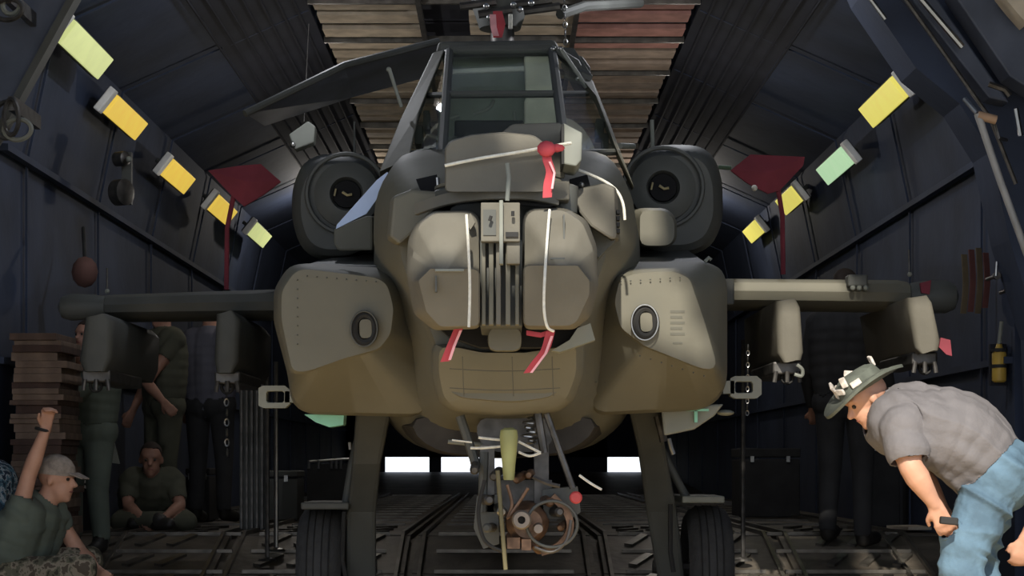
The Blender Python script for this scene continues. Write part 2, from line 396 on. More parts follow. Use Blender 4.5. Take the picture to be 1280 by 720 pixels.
# fuselage
nose = [(560, 222), (700, 222), (752, 240), (768, 290), (758, 335), (730, 400), (716, 440), (714, 480), (695, 502), (640, 508), (565, 502), (548, 480), (545, 440), (528, 400), (500, 335), (490, 290), (505, 240)]
r1 = [(515, 200), (600, 188), (700, 192), (770, 205), (792, 245), (797, 310), (765, 350), (738, 400), (722, 440), (716, 500), (700, 516), (630, 520), (562, 516), (548, 500), (542, 440), (524, 400), (498, 350), (466, 320), (468, 250), (488, 205)]
r2 = [(500, 190), (630, 180), (760, 190), (785, 230), (800, 300), (800, 430), (770, 520), (715, 548), (630, 556), (550, 548), (495, 520), (465, 430), (468, 300), (478, 230)]
r3 = [(505, 190), (630, 170), (755, 190), (782, 240), (800, 320), (790, 520), (740, 562), (630, 572), (520, 562), (475, 520), (468, 320), (480, 240)]
r4 = [(540, 150), (630, 130), (730, 150), (765, 240), (780, 320), (770, 500), (730, 552), (630, 566), (530, 552), (490, 500), (480, 320), (495, 240)]
r5 = [(570, 220), (630, 210), (690, 220), (720, 280), (725, 360), (715, 460), (680, 520), (630, 530), (580, 520), (545, 460), (540, 360), (545, 280)]
cc = (630, 360)
fus = MB().loft([ring(7.78, [(x*.96+630*.04, y*.96+360*.04) for x, y in nose], 96, 2, cc), ring(7.86, nose, 96, 2, cc), ring(8.15, r1, 96, 2, cc), ring(8.6, r2, 96, 2, cc), ring(9.6, r3, 96, 3, cc), ring(12, r4, 96, 3, cc), ring(16, r5, 96, 3, (630, 370))])
fus.build('fuselage', paint, H, smooth=True)
MB().tube([P(630, 480, 16), P(630, 470, 24)], .35, 20, .18).build('tail_boom', paint, H, smooth=True)
# chin barrel between the fairings
ch = [(540, 425), (570, 432), (600, 438), (660, 438), (700, 432), (730, 418), (732, 465), (720, 498), (700, 513), (630, 518), (565, 513), (545, 500), (538, 465)]
def chin_tilt(rg): return [p+Vector((0, max(0, 1.42-p.z)*.75, 0)) for p in rg]
MB().loft([chin_tilt(q_) for q_ in [ring(7.60, [(x*.6+252, y*.7+141) for x, y in ch], 96, 2), ring(7.61, [(x*.9+63, y*.92+37) for x, y in ch], 96, 2), ring(7.66, [(x*.98+13, y*.99+4) for x, y in ch], 96, 1), ring(7.74, ch, 96, 1), ring(8.3, [(x, y+2) for x, y in ch], 96, 1)]]).build('chin_shell', paint, H, smooth=True)
for px in (578, 640, 690): MB().tube(curve([P(px, 446, 7.62), P(px+1, 475, 7.68), P(px+2, 495, 7.73)]), .0018, 6).build('panel_seam', dkpaint, H)
for py in (464, 488): MB().tube(curve(PP(7.66 if py < 470 else 7.72, (562, py-3), (630, py), (700, py-3))), .0018, 6).build('panel_seam', dkpaint, H)
MB().loft([ring(8.44, [(512, 519), (748, 519), (738, 548), (705, 566), (640, 571), (620, 571), (552, 566), (520, 548)], 64, 1), ring(9.2, [(492, 515), (770, 515), (750, 548), (715, 568), (640, 573), (620, 573), (542, 568), (508, 548)], 64, 1), ring(11.8, [(512, 515), (750, 515), (738, 540), (705, 560), (640, 565), (620, 565), (552, 560), (520, 540)], 64, 1)]).build('belly_pan', mat('sooty_belly_paint', (.040, .036, .032), .8, var=.3, scale=6), H, smooth=True)  # dark panel added, its colour paints the shade under the fuselage
# side fairings
def fairing(f0, f1, f2, c, nm):
    n = 96; a = ring(8.10, f0, n, 2, c)
    mid = ring(8.13, [(c[0]+(x-c[0])*1.05, c[1]+(y-c[1])*1.05) for x, y in f0], n, 2, c)
    b = ring(8.42, f1, n, 2, c); b2 = ring(8.55, f2, n, 2, c)
    return MB().loft([a, mid, b, b2, ring(10.9, [(c[0]+(x-c[0])*.95, c[1]+(y-c[1])*.95) for x, y in f2], n, 3, c)]).build('side_fairing', paint, H, smooth=32)
cR = (832, 400)
fR0 = [(775, 348), (800, 341), (842, 339), (862, 348), (880, 400), (898, 462), (880, 462), (845, 448), (805, 432), (776, 410), (768, 378)]
fR1 = [(746, 345), (764, 333), (880, 330), (900, 338), (907, 356), (908, 474), (900, 494), (878, 508), (740, 516), (732, 430), (740, 370)]
fR2 = [(735, 342), (762, 327), (882, 327), (903, 336), (909, 356), (909, 478), (899, 500), (876, 513), (730, 520), (726, 430), (732, 370)]
S1 = fairing(fR0, fR1, fR2, cR, 'r'); S1['label'] = 'sunlit side fairing with a stepped edge'
cL = (425, 405)
fL0 = [(484, 355), (470, 347), (380, 336), (368, 340), (352, 364), (352, 400), (366, 466), (385, 464), (430, 448), (474, 436), (488, 418), (492, 385)]
fL1 = [(502, 350), (487, 338), (378, 331), (362, 336), (345, 362), (344, 400), (362, 470), (366, 502), (386, 514), (535, 518), (540, 430), (520, 400), (512, 360)]
fL2 = [(516, 342), (488, 333), (378, 329), (360, 333), (342, 362), (342, 402), (360, 470), (364, 506), (385, 518), (540, 522), (548, 430), (530, 380)]
S2 = fairing(fL0, fL1, fL2, cL, 'l'); S2['label'] = 'shaded side fairing with chamfered corners'
# sloping shoulders on top of fairings
MB().loft([PP(8.5, (722, 332), (884, 328), (884, 334), (722, 340)), PP(10.6, (700, 300), (850, 305), (850, 345), (700, 345))]).build('fairing_deck', dkpaint, H, bevel=.01)
MB().loft([PP(8.5, (378, 331), (520, 333), (520, 342), (378, 336)), PP(10.6, (430, 318), (540, 312), (540, 350), (430, 345))]).build('fairing_deck', dkpaint, H, bevel=.01)
# fairing latches (oval recessed grips)
for cx, cy, m in ((456, 411, dkpaint), (807, 403, steel)):
    c = P(cx, cy, 8.075); root = MB().torus(c, (0, 1, 0), .048, .017, 28, 8, (.88, 1.22)).build('step_latch', blackm, H, smooth=True)
    MB().loft([ring(8.06, [(cx-7, cy-12), (cx+8, cy-12), (cx+9, cy+11), (cx-6, cy+12)], 24, 2), ring(8.12, [(cx-9, cy-14), (cx+10, cy-14), (cx+11, cy+13), (cx-8, cy+14)], 24, 2)]).build('latch_button', paint, root, smooth=True)
    MB().torus(P(cx-1, cy, 8.05), (0, 1, 0), .062, .004, 28, 6, (.9, 1.2)).build('latch_rim', m, root, smooth=True)
# rivets on the fairings
rv = None
for x0, y0, x1, y1, n_, d in ((896, 356, 898, 478, 13, 8.37), (372, 350, 372, 430, 8, 8.085), (745, 478, 895, 476, 14, 8.34), (370, 480, 530, 482, 13, 8.34), (384, 345, 470, 352, 8, 8.085), (776, 352, 850, 347, 7, 8.085), (880, 470, 800, 445, 7, 8.09)):
    for i in range(n_):
        t = i/(n_-1); p = P(x0+(x1-x0)*t, y0+(y1-y0)*t, d)
        if rv is None: rv = MB().sphere(p, .0038, 8).build('rivet', dkpaint, H)
        else: inst(rv, p, H)
# stencilled data block
for i in range(5):
    MB().pbox(838, 388+i*7, 856-(i % 2)*3, 391+i*7, 8.098, .003).build('stencil_line', mat('stencil_grey', (.10, .097, .078), .7), H)
MB().pbox(841, 428, 853, 430, 8.098, .003).build('stencil_line', mat('stencil_grey', (.10, .097, .078), .7), H)
# tie-down loops
def loop(cx, cy, s):
    mb = MB(); o = [(cx-19, cy-11), (cx-13, cy-14), (cx+14, cy-14), (cx+20, cy-9), (cx+20, cy+9), (cx+14, cy+14), (cx-13, cy+14), (cx-19, cy+11)]
    i_ = [(cx-11+s*-2, cy-5), (cx-9+s*-2, cy-7), (cx+9+s*-2, cy-7), (cx+11+s*-2, cy-5), (cx+11+s*-2, cy+5), (cx+9+s*-2, cy+7), (cx-9+s*-2, cy+7), (cx-11+s*-2, cy+5)]
    A = PP(8.7, *o); B = PP(8.7, *i_); k = Vector((0, .07, 0))
    mb.loft([A, B, [b+k for b in B], [a+k for a in A], A], False, False)
    return mb.build('tie_down_loop', grpaint, H, bevel=.004)
loop(342, 496, -1); loop(932, 484, 1)
MB().pbox(904, 476, 918, 492, 8.7, .08).build('loop_lug', grpaint, H); MB().pbox(356, 489, 370, 503, 8.7, .08).build('loop_lug', grpaint, H)
# formation lights / footings under the fairings
MB().prism(PP(8.6, (380, 518), (430, 518), (429, 531), (412, 534), (395, 528)), (0, .15, 0)).build('green_light', ropeg, H)
MB().loft([PP(8.6, (826, 508), (905, 505), (893, 520), (868, 537), (830, 545)), PP(9.4, (826, 508), (880, 508), (875, 518), (855, 530), (830, 536))]).build('gear_fairing', grpaint, H, bevel=.01)
MB().pbox(858, 511, 886, 514, 8.57, .02).build('light_strip', ropeg, H); MB().pbox(868, 513, 872, 528, 8.57, .02).build('light_strip', ropeg, H)
MB().sphere(P(907, 516, 8.7), (.04, .05, .014)).build('position_light', grpaint, H, smooth=True)
# cheek fairings around the turret
for pts, m in (([(712, 240), (722, 236), (755, 229), (768, 234), (771, 298), (764, 300), (738, 283), (724, 266)], paint2),
               ([(553, 240), (515, 237), (492, 246), (487, 296), (500, 306), (520, 288), (540, 266)], paint)):
    a = PP(7.45, *pts); b = PP(7.6, *[(x+(2 if x > 630 else -2), y) for x, y in pts]); c_ = PP(7.95, *[(x+(4 if x > 630 else -4), y+3) for x, y in pts])
    MB().loft([a, b, c_]).build('cheek_fairing', m, H, bevel=.012)
MB().prism(PP(7.62, (738, 284), (764, 301), (770, 300), (748, 322), (742, 312)), (0, .3, 0)).build('cheek_gusset', dkpaint, H)
for i in range(4): MB().pbox(771, 262+i*8, 775, 267+i*8, 7.46, .05).build('vent_slot', blackm, H)
for x0, x1 in ((520, 552), (712, 740)):
    MB().prism(PP(7.76, (x0, 224), (x1-6, 218), (x1, 240), (x0+6, 238)), (0, .1, 0)).build('cheek_recess', voidm, H)  # black plates, the recess shade is put into their colour
MB().sphere(P(727, 231, 7.72), .012).build('lamp_glint', steel, H); MB().tube(PP(7.72, (547, 222), (548, 236)), .008).build('small_bracket', steel, H)  # steel ball put in as a glint, then a bracket
# ------- nose sensor turret
T = MB().lathe(P(627, 300, 7.5), (0, 0, 1), [(-.32, .16), (-.30, .20), (.12, .20), (.14, .17)], 32).build('sensor_turret', dkpaint, H, smooth=True)
def drum(o0, o1, o2, m):
    c = (sum(p[0] for p in o1)/len(o1), 345)
    tl = lambda rg: [p+Vector((0, max(0, 1.60-p.z)*.42, 0)) for p in rg]
    return MB().loft([tl(ring(6.90, o0, 120, 1, c)), tl(ring(6.915, [(c[0]+(x-c[0])*1.04, c[1]+(y-c[1])*1.03) for x, y in o0], 120, 2, c)), ring(7.06, o1, 120, 2, c), ring(7.2, o2, 120, 2, c), ring(7.75, o2, 120, 2, c)]).build('sensor_drum', m, T, smooth=30)
drum([(538, 336), (594, 336), (598, 340), (598, 405), (549, 406), (532, 388), (523, 350)], [(523, 282), (542, 267), (588, 266), (598, 276), (600, 408), (545, 409), (522, 390), (512, 340)], [(519, 280), (540, 264), (590, 263), (600, 272), (601, 411), (542, 413), (517, 392), (508, 340), (510, 300)], paint2)
drum([(656, 332), (722, 332), (737, 350), (737, 368), (722, 400), (712, 405), (656, 405)], [(656, 272), (665, 263), (705, 263), (728, 278), (741, 310), (743, 360), (733, 395), (715, 408), (656, 408)], [(653, 270), (662, 260), (708, 260), (734, 275), (746, 308), (748, 360), (738, 396), (718, 412), (654, 412)], paint2)
MB().pbox(544, 336, 580, 339, 6.89, .02).build('drum_lip', grpaint, T)
MB().pbox(704, 268, 706, 322, 6.985, .1).build('drum_seam', dkpaint, T); MB().pbox(688, 322, 706, 324, 6.93, .06).build('drum_seam', dkpaint, T)
MB().pbox(544, 345, 546, 365, 6.905, .03).build('drum_seam', dkpaint, T)
# centre spine between drums
mid = MB().pbox(600, 300, 653, 408, 7.05, .5).build('centre_spine', dkpaint, T, bevel=.005)
for x0, x1, d, m in ((602, 607, 7.0, paint), (611, 617, 6.99, paint), (620, 626, 6.98, paint2), (632, 638, 6.985, paint), (644, 649, 7.0, paint)):
    MB().pbox(x0, 300, x1, 406, d, .06).build('spine_rib', m, T, bevel=.003)
MB().pbox(601, 253, 650, 302, 6.93, .05).build('mount_plate', paint2, T, bevel=.004)
MB().pbox(624, 250, 629, 330, 6.90, .05).build('plate_rib', grpaint, T, bevel=.003)
MB().pbox(604, 262, 620, 294, 6.925, .03).build('plate_recess', dkpaint, T); MB().pbox(632, 290, 648, 296, 6.92, .03).build('plate_slot', blackm, T)
MB().pbox(633, 300, 650, 330, 6.95, .05).build('latch_box', paint2, T, bevel=.004)
MB().tube(PP(6.9, (614, 270), (612, 276)), .006).build('plate_bolt', blackm, T); MB().tube(PP(6.9, (641, 264), (641, 270)), .006).build('plate_bolt', blackm, T)
MB().prism(PP(6.99, (588, 266), (594, 278), (588, 287), (584, 280)), (0, .03, 0)).build('cover_flap', paint2, T)
# lower yoke and black plate painted for the shaded gap
MB().loft([ring(7.2, [(612, 410), (650, 410), (652, 425), (650, 438), (612, 438), (610, 425)], 32, 2), ring(7.75, [(611, 408), (651, 408), (653, 425), (651, 440), (611, 440), (609, 425)], 32, 2)]).build('turret_yoke', paint, T, smooth=True)
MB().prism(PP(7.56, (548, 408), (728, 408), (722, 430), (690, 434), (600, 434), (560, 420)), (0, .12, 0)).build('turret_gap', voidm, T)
MB().prism(PP(7.5, (722, 410), (738, 404), (744, 425), (700, 440), (690, 438), (712, 425)), (0, .1, 0)).build('yoke_lip', grpaint, T)
# collar rings and top hood
for y0, y1, hw, d, m in ((240, 258, 96, 7.25, dkpaint), (228, 242, 78, 7.2, paint), (234, 240, 92, 7.3, paint)):
    a = P(632, (y0+y1)/2, 7.55); r = hw/F*7.3; h = (y1-y0)/F*7.5/2
    MB().lathe(a, (0, 0, 1), [(-h, r*.97), (-h*.6, r), (h*.6, r), (h, r*.95)], 48).build('collar_ring', m, T, smooth=True)
hood = [(556, 240), (556, 185), (562, 176), (590, 168), (630, 165), (668, 169), (682, 180), (684, 240)]
MB().loft([ring(7.08, [(x*.975+15.5, y*.975+5.5) for x, y in hood], 120, 1), ring(7.12, hood, 120, 1), ring(7.45, hood, 120, 1)]).build('turret_hood', paint2, T, smooth=30)
MB().loft([PP(7.5, (622, 200), (622, 170), (640, 155), (700, 153), (706, 160), (706, 225)), PP(7.8, (622, 200), (622, 170), (640, 155), (700, 153), (706, 160), (706, 225))]).build('rear_hood', paint2, T, bevel=.015)
MB().prism(PP(7.3, (704, 153), (728, 166), (727, 200), (720, 208), (704, 205)), (0, .25, 0)).build('hood_side_box', grpaint, T, bevel=.006)
MB().pbox(702, 155, 705, 205, 7.28, .2).build('hood_seal', blackm, T)
MB().pbox(684, 226, 712, 250, 7.2, .2).build('hood_step', paint2, T, bevel=.006)
MB().tube(PP(7.02, (634, 204), (636, 222), (634, 251)), .0085, 8).build('latch_pin', grpaint, T, smooth=True)
MB().strap(curve([P(520, 262, 7.35), P(560, 249, 7.22), P(600, 243, 7.15), P(630, 242, 7.12), P(665, 243, 7.15), P(697, 250, 7.22)]), .045, .02, (0, .15, 1)).build('collar_bracket', paint2, T, bevel=.003)
for x in (617, 650): MB().sphere(P(x, 233, 7.3), .014).build('collar_bolt', steel, T, smooth=True)
MB().tube(curve(PP(7.22, (601, 258), (640, 253), (684, 256), (692, 250))), .012, 8).build('collar_hose', blackm, T, smooth=True)
MB().lathe(P(705, 250, 7.35), (0, 0, 1), [(-.05, .05), (.05, .055), (.06, .03)], 20).build('swivel_post', dkpaint, T, smooth=True)
# right edge cable on the shoulder
MB().tube(curve(PP(7.72, (716, 210), (735, 217), (758, 228), (772, 240), (779, 256), (781, 275))), .006, 8).build('shoulder_piping', white_rope, H, smooth=True)

# ------- canopy
fb = lambda x, y, d: P(x, y, d)
A1, A2 = fb(553, 192, 8.45), fb(707, 192, 8.45)           # windshield bottom
B1, B2 = fb(562, 64, 9.9), fb(690, 62, 9.9)               # windshield top
L1, L2 = fb(506, 192, 8.95), fb(550, 66, 10.05)           # left side
R1, R2 = fb(772, 190, 8.95), fb(706, 64, 10.05)
def mixp(a, b, t): return a+(b-a)*t
M1, M2 = mixp(A1, B1, .535), mixp(A2, B2, .535); LM, RM = mixp(L1, L2, .55), mixp(R1, R2, .55)
def pane(name, q, m, th=.008):
    n = (q[1]-q[0]).cross(q[2]-q[0]).normalized()*th
    return MB().prism(q, n).build(name, m, can)
can = MB().tube([A1, A2], .022, 8).tube([M1, M2], .018, 8).tube([B1, B2], .03, 8).tube([A1, B1], .022, 8).tube([A2, B2], .024, 8).build('canopy_frame', dkpaint, H, smooth=True)
for a_, b_, r_ in ((L1, LM, .012), (LM, L2, .012), (LM, M1, .014), (RM, M2, .014), (A1, L1, .016), (A2, R1, .016), (B2, R2, .014), (B1, L2, .014)): MB().tube([a_, b_], r_).build('side_window_bar', dkpaint, can, smooth=True)
pane('windshield', [A1, A2, M2, M1], glass); pane('windshield', [M1, M2, B2, B1], glass)
pane('side_pane', [A1, L1, LM, M1], glass); pane('side_pane', [M1, LM, L2, B1], glass)
pane('side_pane', [A2, R1, RM, M2], glass); pane('side_pane', [M2, RM, R2, B2], glass)
# thick outer sills, left and right (flat sided armour rails)
MB().loft([[P(474, 215, 8.7), P(512, 198, 8.7), P(508, 205, 9.2), P(474, 225, 9.2)], [P(500, 150, 9.25), P(524, 140, 9.2), P(524, 146, 9.7), P(500, 156, 9.7)], [P(541, 66, 10.0), P(556, 62, 9.95), P(556, 66, 10.4), P(541, 70, 10.4)]]).build('canopy_rail', paint, can, bevel=.008)
MB().loft([[P(772, 190, 8.8), P(793, 235, 8.7), P(790, 240, 9.2), P(772, 200, 9.2)], [P(744, 118, 9.4), P(757, 140, 9.3), P(757, 146, 9.7), P(744, 130, 9.7)], [P(722, 92, 9.9), P(741, 100, 9.85), P(741, 110, 10.3), P(722, 100, 10.3)]]).build('canopy_rail', paint, can, bevel=.008)
MB().loft([PP(9.95, (690, 57), (718, 60), (712, 66), (690, 66)), PP(9.8, (728, 90), (742, 96), (736, 106), (722, 98))]).build('canopy_rail', dkpaint, can, bevel=.005)
MB().loft([PP(10.0, (548, 52), (694, 50), (702, 66), (544, 68)), PP(11.2, (556, 60), (690, 60), (695, 90), (560, 90))]).build('canopy_roof', dkpaint, can, bevel=.02)
MB().tube(PP(9.85, (693, 62), (720, 78), (741, 118)), .02).build('roof_rail', dkpaint, can, smooth=True)
MB().tube(PP(9.7, (700, 60), (722, 92), (733, 110)), .011).build('roof_rail', grpaint, can, smooth=True)
MB().loft([PP(10.2, (706, 66), (728, 70), (738, 84), (741, 118), (728, 110)), PP(11, (700, 80), (722, 84), (730, 96), (733, 122), (720, 118))]).build('rear_canopy_bulge', dkpaint, can, bevel=.012)
for x, y in ((692, 61), (701, 61), (722, 98)): MB().sphere(P(x, y, 9.7), .013).build('rail_stud', steel, can, smooth=True)
# cowl before windshield
MB().loft([ring(8.15, [(520, 203), (560, 192), (630, 188), (705, 192), (752, 203), (740, 215), (540, 215)], 32, 1), ring(8.5, [(520, 198), (560, 190), (630, 188), (705, 190), (760, 198), (740, 212), (540, 212)], 32, 1)]).build('cowl', paint, can, smooth=True)
# cockpit inside
MB().pbox(545, 170, 720, 215, 8.9, 1.5).build('cockpit_tub', dkpaint, can)
MB().pbox(568, 150, 655, 186, 8.9, .25).build('instrument_panel', blackm, can, bevel=.01)
MB().pbox(590, 60, 655, 120, 10.3, .08).build('rear_bulkhead', dkpaint, can)
MB().prism(PP(9.88, (655, 70), (690, 70), (702, 186), (660, 186)), (0, .1, 0)).build('seat_armour', mat('pale_olive_armour', (.72, .70, .58), .8), can, bevel=.01)
MB().prism(PP(10.0, (556, 64), (690, 64), (700, 186), (545, 186)), (0, .05, 0)).build('seat_bulkhead', mat('green_grey_bulkhead', (.22, .245, .21), .8), can)
MB().tube([P(556, 90, 9.72), P(655, 86, 9.72)], .014, 8).build('glare_shield_bar', mat('pale_grey_trim', (.62, .62, .58), .5), can, smooth=True)  # pale bar across the cockpit
MB().tube(curve(PP(9.3, (592, 142), (606, 138), (614, 132), (617, 125))), .009).build('cockpit_handle', grpaint, can, smooth=True)
MB().tube(PP(9.3, (562, 149), (574, 145)), .009).build('cockpit_handle', grpaint, can, smooth=True)
MB().tube(PP(9.2, (643, 140), (644, 152)), .007).build('cockpit_handle', grpaint, can, smooth=True)
for x, y, z_, w_ in ((523, 168, 0, 10), (533, 150, 0, 8), (750, 160, 0, 10), (757, 178, 0, 8)):
    MB().pbox(x-w_/2, y-12, x+w_/2, y+12, 9.35, .15).build('side_console', dkpaint, can, bevel=.005)
MB().pbox(655, 122, 699, 186, 9.75, .05).build('seat_back', MATS['pale_olive_armour'], can, bevel=.02)
# antennas
an = MB().tube(PP(9.3, (487, 88), (502, 134)), .009).build('antenna', grpaint, H, smooth=True); MB().sphere(P(486, 87, 9.3), .013).build('antenna_tip', grpaint, an, smooth=True)
MB().tube(PP(9.9, (815, 150), (816, 188)), .011).build('antenna', grpaint, H, smooth=True)
MB().tube(PP(9.9, (443, 152), (443, 195)), .006).build('antenna', dkpaint, H, smooth=True)
MB().tube([P(775, 182, 9.2), P(792, 183, 9.4)], .014).build('canopy_handle', grpaint, H, smooth=True)
# ------- engine nacelles
for (x0, x1, y0, y1, hx, hy, ex) in ((365, 476, 192, 325, 433, 242, 0), (783, 903, 181, 320, 829, 234, 1)):
    o = [(x0, y0+45), (x0+12, y0+12), (x0+35, y0), (x1-30, y0), (x1-10, y0+12), (x1, y0+45), (x1+1, y1-45), (x1-12, y1-12), (x1-38, y1), (x0+30, y1), (x0+10, y1-15), (x0, y1-50)]
    c = ((x0+x1)/2, (y0+y1)/2); sc = lambda s: [(c[0]+(x-c[0])*s, c[1]+(y-c[1])*s) for x, y in o]
    na = MB().loft([ring(9.72, sc(.80), 48, 2, c), ring(9.76, sc(.92), 48, 2, c), ring(9.9, sc(1.0), 48, 2, c), ring(12.2, sc(1.0), 48, 2, c), ring(13, sc(.7), 48, 2, c)]).build('engine_nacelle', dkpaint, H, smooth=32)
    hc = P(hx, hy, 9.66)
    MB().lathe(hc, (0, 1, 0), [(.12, .17), (.03, .165), (.005, .12), (0, .085), (.03, .072), (.10, .07), (.1, .001)], 40).build('intake_cone', dkpaint, na, smooth=True)
    MB().lathe(hc, (0, 1, 0), [(.012, .001), (.012, .068), (.06, .069)], 32).build('intake_hole', voidm, na)  # black disc paints the shade inside the intake
    MB().tube(PP(9.655, (hx-5, hy-2), (hx+1, hy+2), (hx+7, hy+1)), .007).build('intake_fitting', mat('brass_fitting', (.42, .36, .2), .4, .5), na, smooth=True)
    MB().tube(PP(9.655, (hx-15, hy+3), (hx-13, hy-6)), .005).build('intake_clip', mat('brass_fitting', (.42, .36, .2), .4, .5), na)
    MB().torus(P(hx, hy, 9.70), (0, 1, 0), .20, .012, 40, 6).build('intake_seam', dkpaint, na, smooth=True)
# small blister boxes above the fairings
MB().loft([ring(9.0, [(800, 263), (832, 263), (843, 275), (843, 300), (836, 307), (800, 307)], 32, 2), ring(9.05, [(797, 260), (834, 260), (846, 273), (846, 302), (838, 309), (797, 309)], 32, 2), ring(9.8, [(780, 260), (834, 260), (843, 273), (843, 302), (838, 307), (780, 307)], 32, 2)]).build('blister_box', paint, H, smooth=32)
MB().loft([PP(8.9, (417, 286), (458, 270), (466, 270), (466, 313), (424, 314), (417, 306)), PP(9.6, (424, 286), (460, 272), (478, 272), (478, 312), (430, 312), (424, 306))]).build('blister_box', paint, H, bevel=.012)
MB().tube(PP(8.45, (881, 327), (886, 322), (889, 325)), .008).build('cleat', grpaint, H)
# ------- stub wings
def wing(tipx, rootx, ty0, ty1, ry0, ry1, d, m, nm):
    def sec(px, y0, y1):
        t = P(px, y0, d); b = P(px, y1, d); x = t.x; h = (t.z-b.z); zc = (t.z+b.z)/2
        pr_ = [(-.0, 0), (.02, .30), (.08, .46), (.25, .52), (.6, .42), (1.15, .05), (1.15, -.02), (.6, -.40), (.25, -.52), (.08, -.46), (.02, -.30)]
        return [Vector((x, d+a*1.0, zc+b_*h)) for a, b_ in pr_]
    s = 1 if tipx > rootx else -1
    return MB().loft([sec(rootx, ry0, ry1), sec((rootx+tipx)/2, (ry0+ty0)/2, (ry1+ty1)/2), sec(tipx-s*25, ty0, ty1), sec(tipx-s*14, ty0+2, ty1-1), sec(tipx-s*5, ty0+6, ty1-5), sec(tipx, ty0+12, ty1-11)]).build('stub_wing', m, H, smooth=40)
W1 = wing(1150, 880, 347, 384, 345, 381, 10.6, paint, 'r'); W2 = wing(104, 400, 366, 396, 357, 394, 10.6, dkpaint, 'l')  # left wing in darker paint, its shade put into the colour
MB().lathe(P(1168, 371, 10.65), (1, 0, 0), [(-.14, .075), (-.05, .09), (.06, .092), (.11, .07), (.13, .02)], 28).build('wing_tip_pod', dkpaint, H, smooth=True)
MB().lathe(P(96, 384, 10.65), (1, 0, 0), [(-.10, .02), (-.08, .06), (-.03, .075), (.1, .07), (.16, .06)], 28).build('wing_tip_pod', dkpaint, H, smooth=True)
MB().pbox(1060, 343, 1085, 358, 10.56, .1).build('wing_lug', dkpaint, W1, bevel=.01)
for x in (1066, 1074, 1082): MB().sphere(P(x, 360, 10.56), .016).build('wing_bolt', grpaint, W1, smooth=True)
MB().tube([P(1136, 312, 10.7), P(1137, 346, 10.7)], .006).build('wing_antenna', dsteel, W1); MB().sphere(P(1137, 343, 10.7), .014).build('antenna_foot', grpaint, W1)
MB().tube([P(134, 335, 10.7), P(134, 366, 10.7)], .006).build('wing_antenna', dsteel, W2); MB().sphere(P(134, 364, 10.7), .014).build('antenna_foot', grpaint, W2)
MB().prism(PP(10.55, (1150, 354), (1164, 350), (1162, 368), (1152, 366)), (0, .02, 0)).build('red_wing_tag', redpanel, W1)
MB().pbox(905, 348, 918, 381, 10.5, .3).build('wing_root_seal', dkpaint, W1, bevel=.01)
# pylons with racks
def pylon(pts, rack, m, hook):
    a = P(*pts[0], 10.15); pw = [P(x, y, 10.15) for x, y in pts]
    cx = sum(p.x for p in pw)/len(pw)
    f0 = [Vector((cx+(p.x-cx)*.55, p.y, p.z)) for p in pw]; f1 = [p+Vector((0, .03, 0)) for p in pw]
    f1b = [Vector((cx+(p.x-cx)*.85, p.y+.008, p.z)) for p in pw]
    o = MB().loft([f0, f1b, f1, [p+Vector((0, 1.35, 0)) for p in pw], [Vector((cx+(p.x-cx)*.5, p.y+1.5, p.z)) for p in pw]]).build('pylon', m, H, smooth=50)
    x0, y0, x1, y1 = rack
    rk = MB().pbox(x0, y0, x1, y1, 10.25, .9).build('bomb_rack', dsteel, o, bevel=.01)
    for k_ in range(3):
        MB().tube(PP(10.22, (x0+4+k_*(x1-x0-8)/2, y1-4), (x0+2+k_*(x1-x0-4)/2, y1+10)), .012).build('sway_brace', dsteel, rk)
    MB().torus(P((x0+x1)/2, y1+4, 10.3), (0, 1, 0), .03, .009, 16, 6).build('rack_hook', blackm, rk)
    if hook: MB().tube(curve(PP(10.18, (x1-6, y0+4), (x1+1, y0+10), (x1, y0+18), (x1-9, y0+16))), .010).build('rack_clip', grpaint, rk, smooth=True)
    return o
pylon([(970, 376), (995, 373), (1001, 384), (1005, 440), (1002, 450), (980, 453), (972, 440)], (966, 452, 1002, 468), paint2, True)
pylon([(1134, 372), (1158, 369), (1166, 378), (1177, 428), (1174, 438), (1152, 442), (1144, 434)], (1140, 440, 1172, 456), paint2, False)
pylon([(270, 392), (290, 388), (300, 400), (298, 452), (290, 466), (270, 466), (267, 450)], (268, 464, 300, 480), dkpaint, False)  # left pylons painted darker for their shade too
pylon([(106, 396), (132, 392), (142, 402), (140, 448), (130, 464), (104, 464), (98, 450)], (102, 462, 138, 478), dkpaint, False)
# ------- main gear
def gear(s, wx, leg, brace, plate):
    lg = MB().loft([[Vector(q) for q in r] for r in leg]).build('gear_leg', dkpaint, H, bevel=.02)  # dark paint stands in for the shade on the legs
    MB().tube(PP(9.75, *brace), .022, 10).build('gear_brace', dkpaint, lg, smooth=True)
    x0, y0, x1, y1 = plate
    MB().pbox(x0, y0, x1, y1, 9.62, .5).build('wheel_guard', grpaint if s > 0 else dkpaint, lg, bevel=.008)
    c = P(wx, 0, 10); ctr = Vector((c.x, 10.0, .34)); R = .335; hw = .115
    wh = MB().lathe(ctr, (1, 0, 0), [(-hw*.7, .17), (-hw*.95, .22), (-hw, .28), (-hw*.8, .315), (-hw*.45, R-.004), (0, R), (hw*.45, R-.004), (hw*.8, .315), (hw, .28), (hw*.95, .22), (hw*.7, .17)], 48).build('main_wheel', tyrem, H, smooth=True)
    for t in (-.055, -.02, .02, .055): MB().torus(ctr+Vector((t, 0, 0)), (1, 0, 0), R-.001, .004, 48, 6).build('tread_rib', blackm, wh)
    MB().lathe(ctr, (1, 0, 0), [(-.085, .03), (-.08, .16), (.08, .16), (.085, .03)], 32).build('wheel_hub', dkpaint, wh, smooth=True)
    MB().tube([ctr, Vector((ctr.x-s*.28, 10.0, .36))], .035).build('axle', dsteel, lg, smooth=True)
def legr(pts): return [[P(a, y, d), P(b, y, d), P(b, y, d+.22), P(a, y, d+.22)] for a, b, y, d in pts]
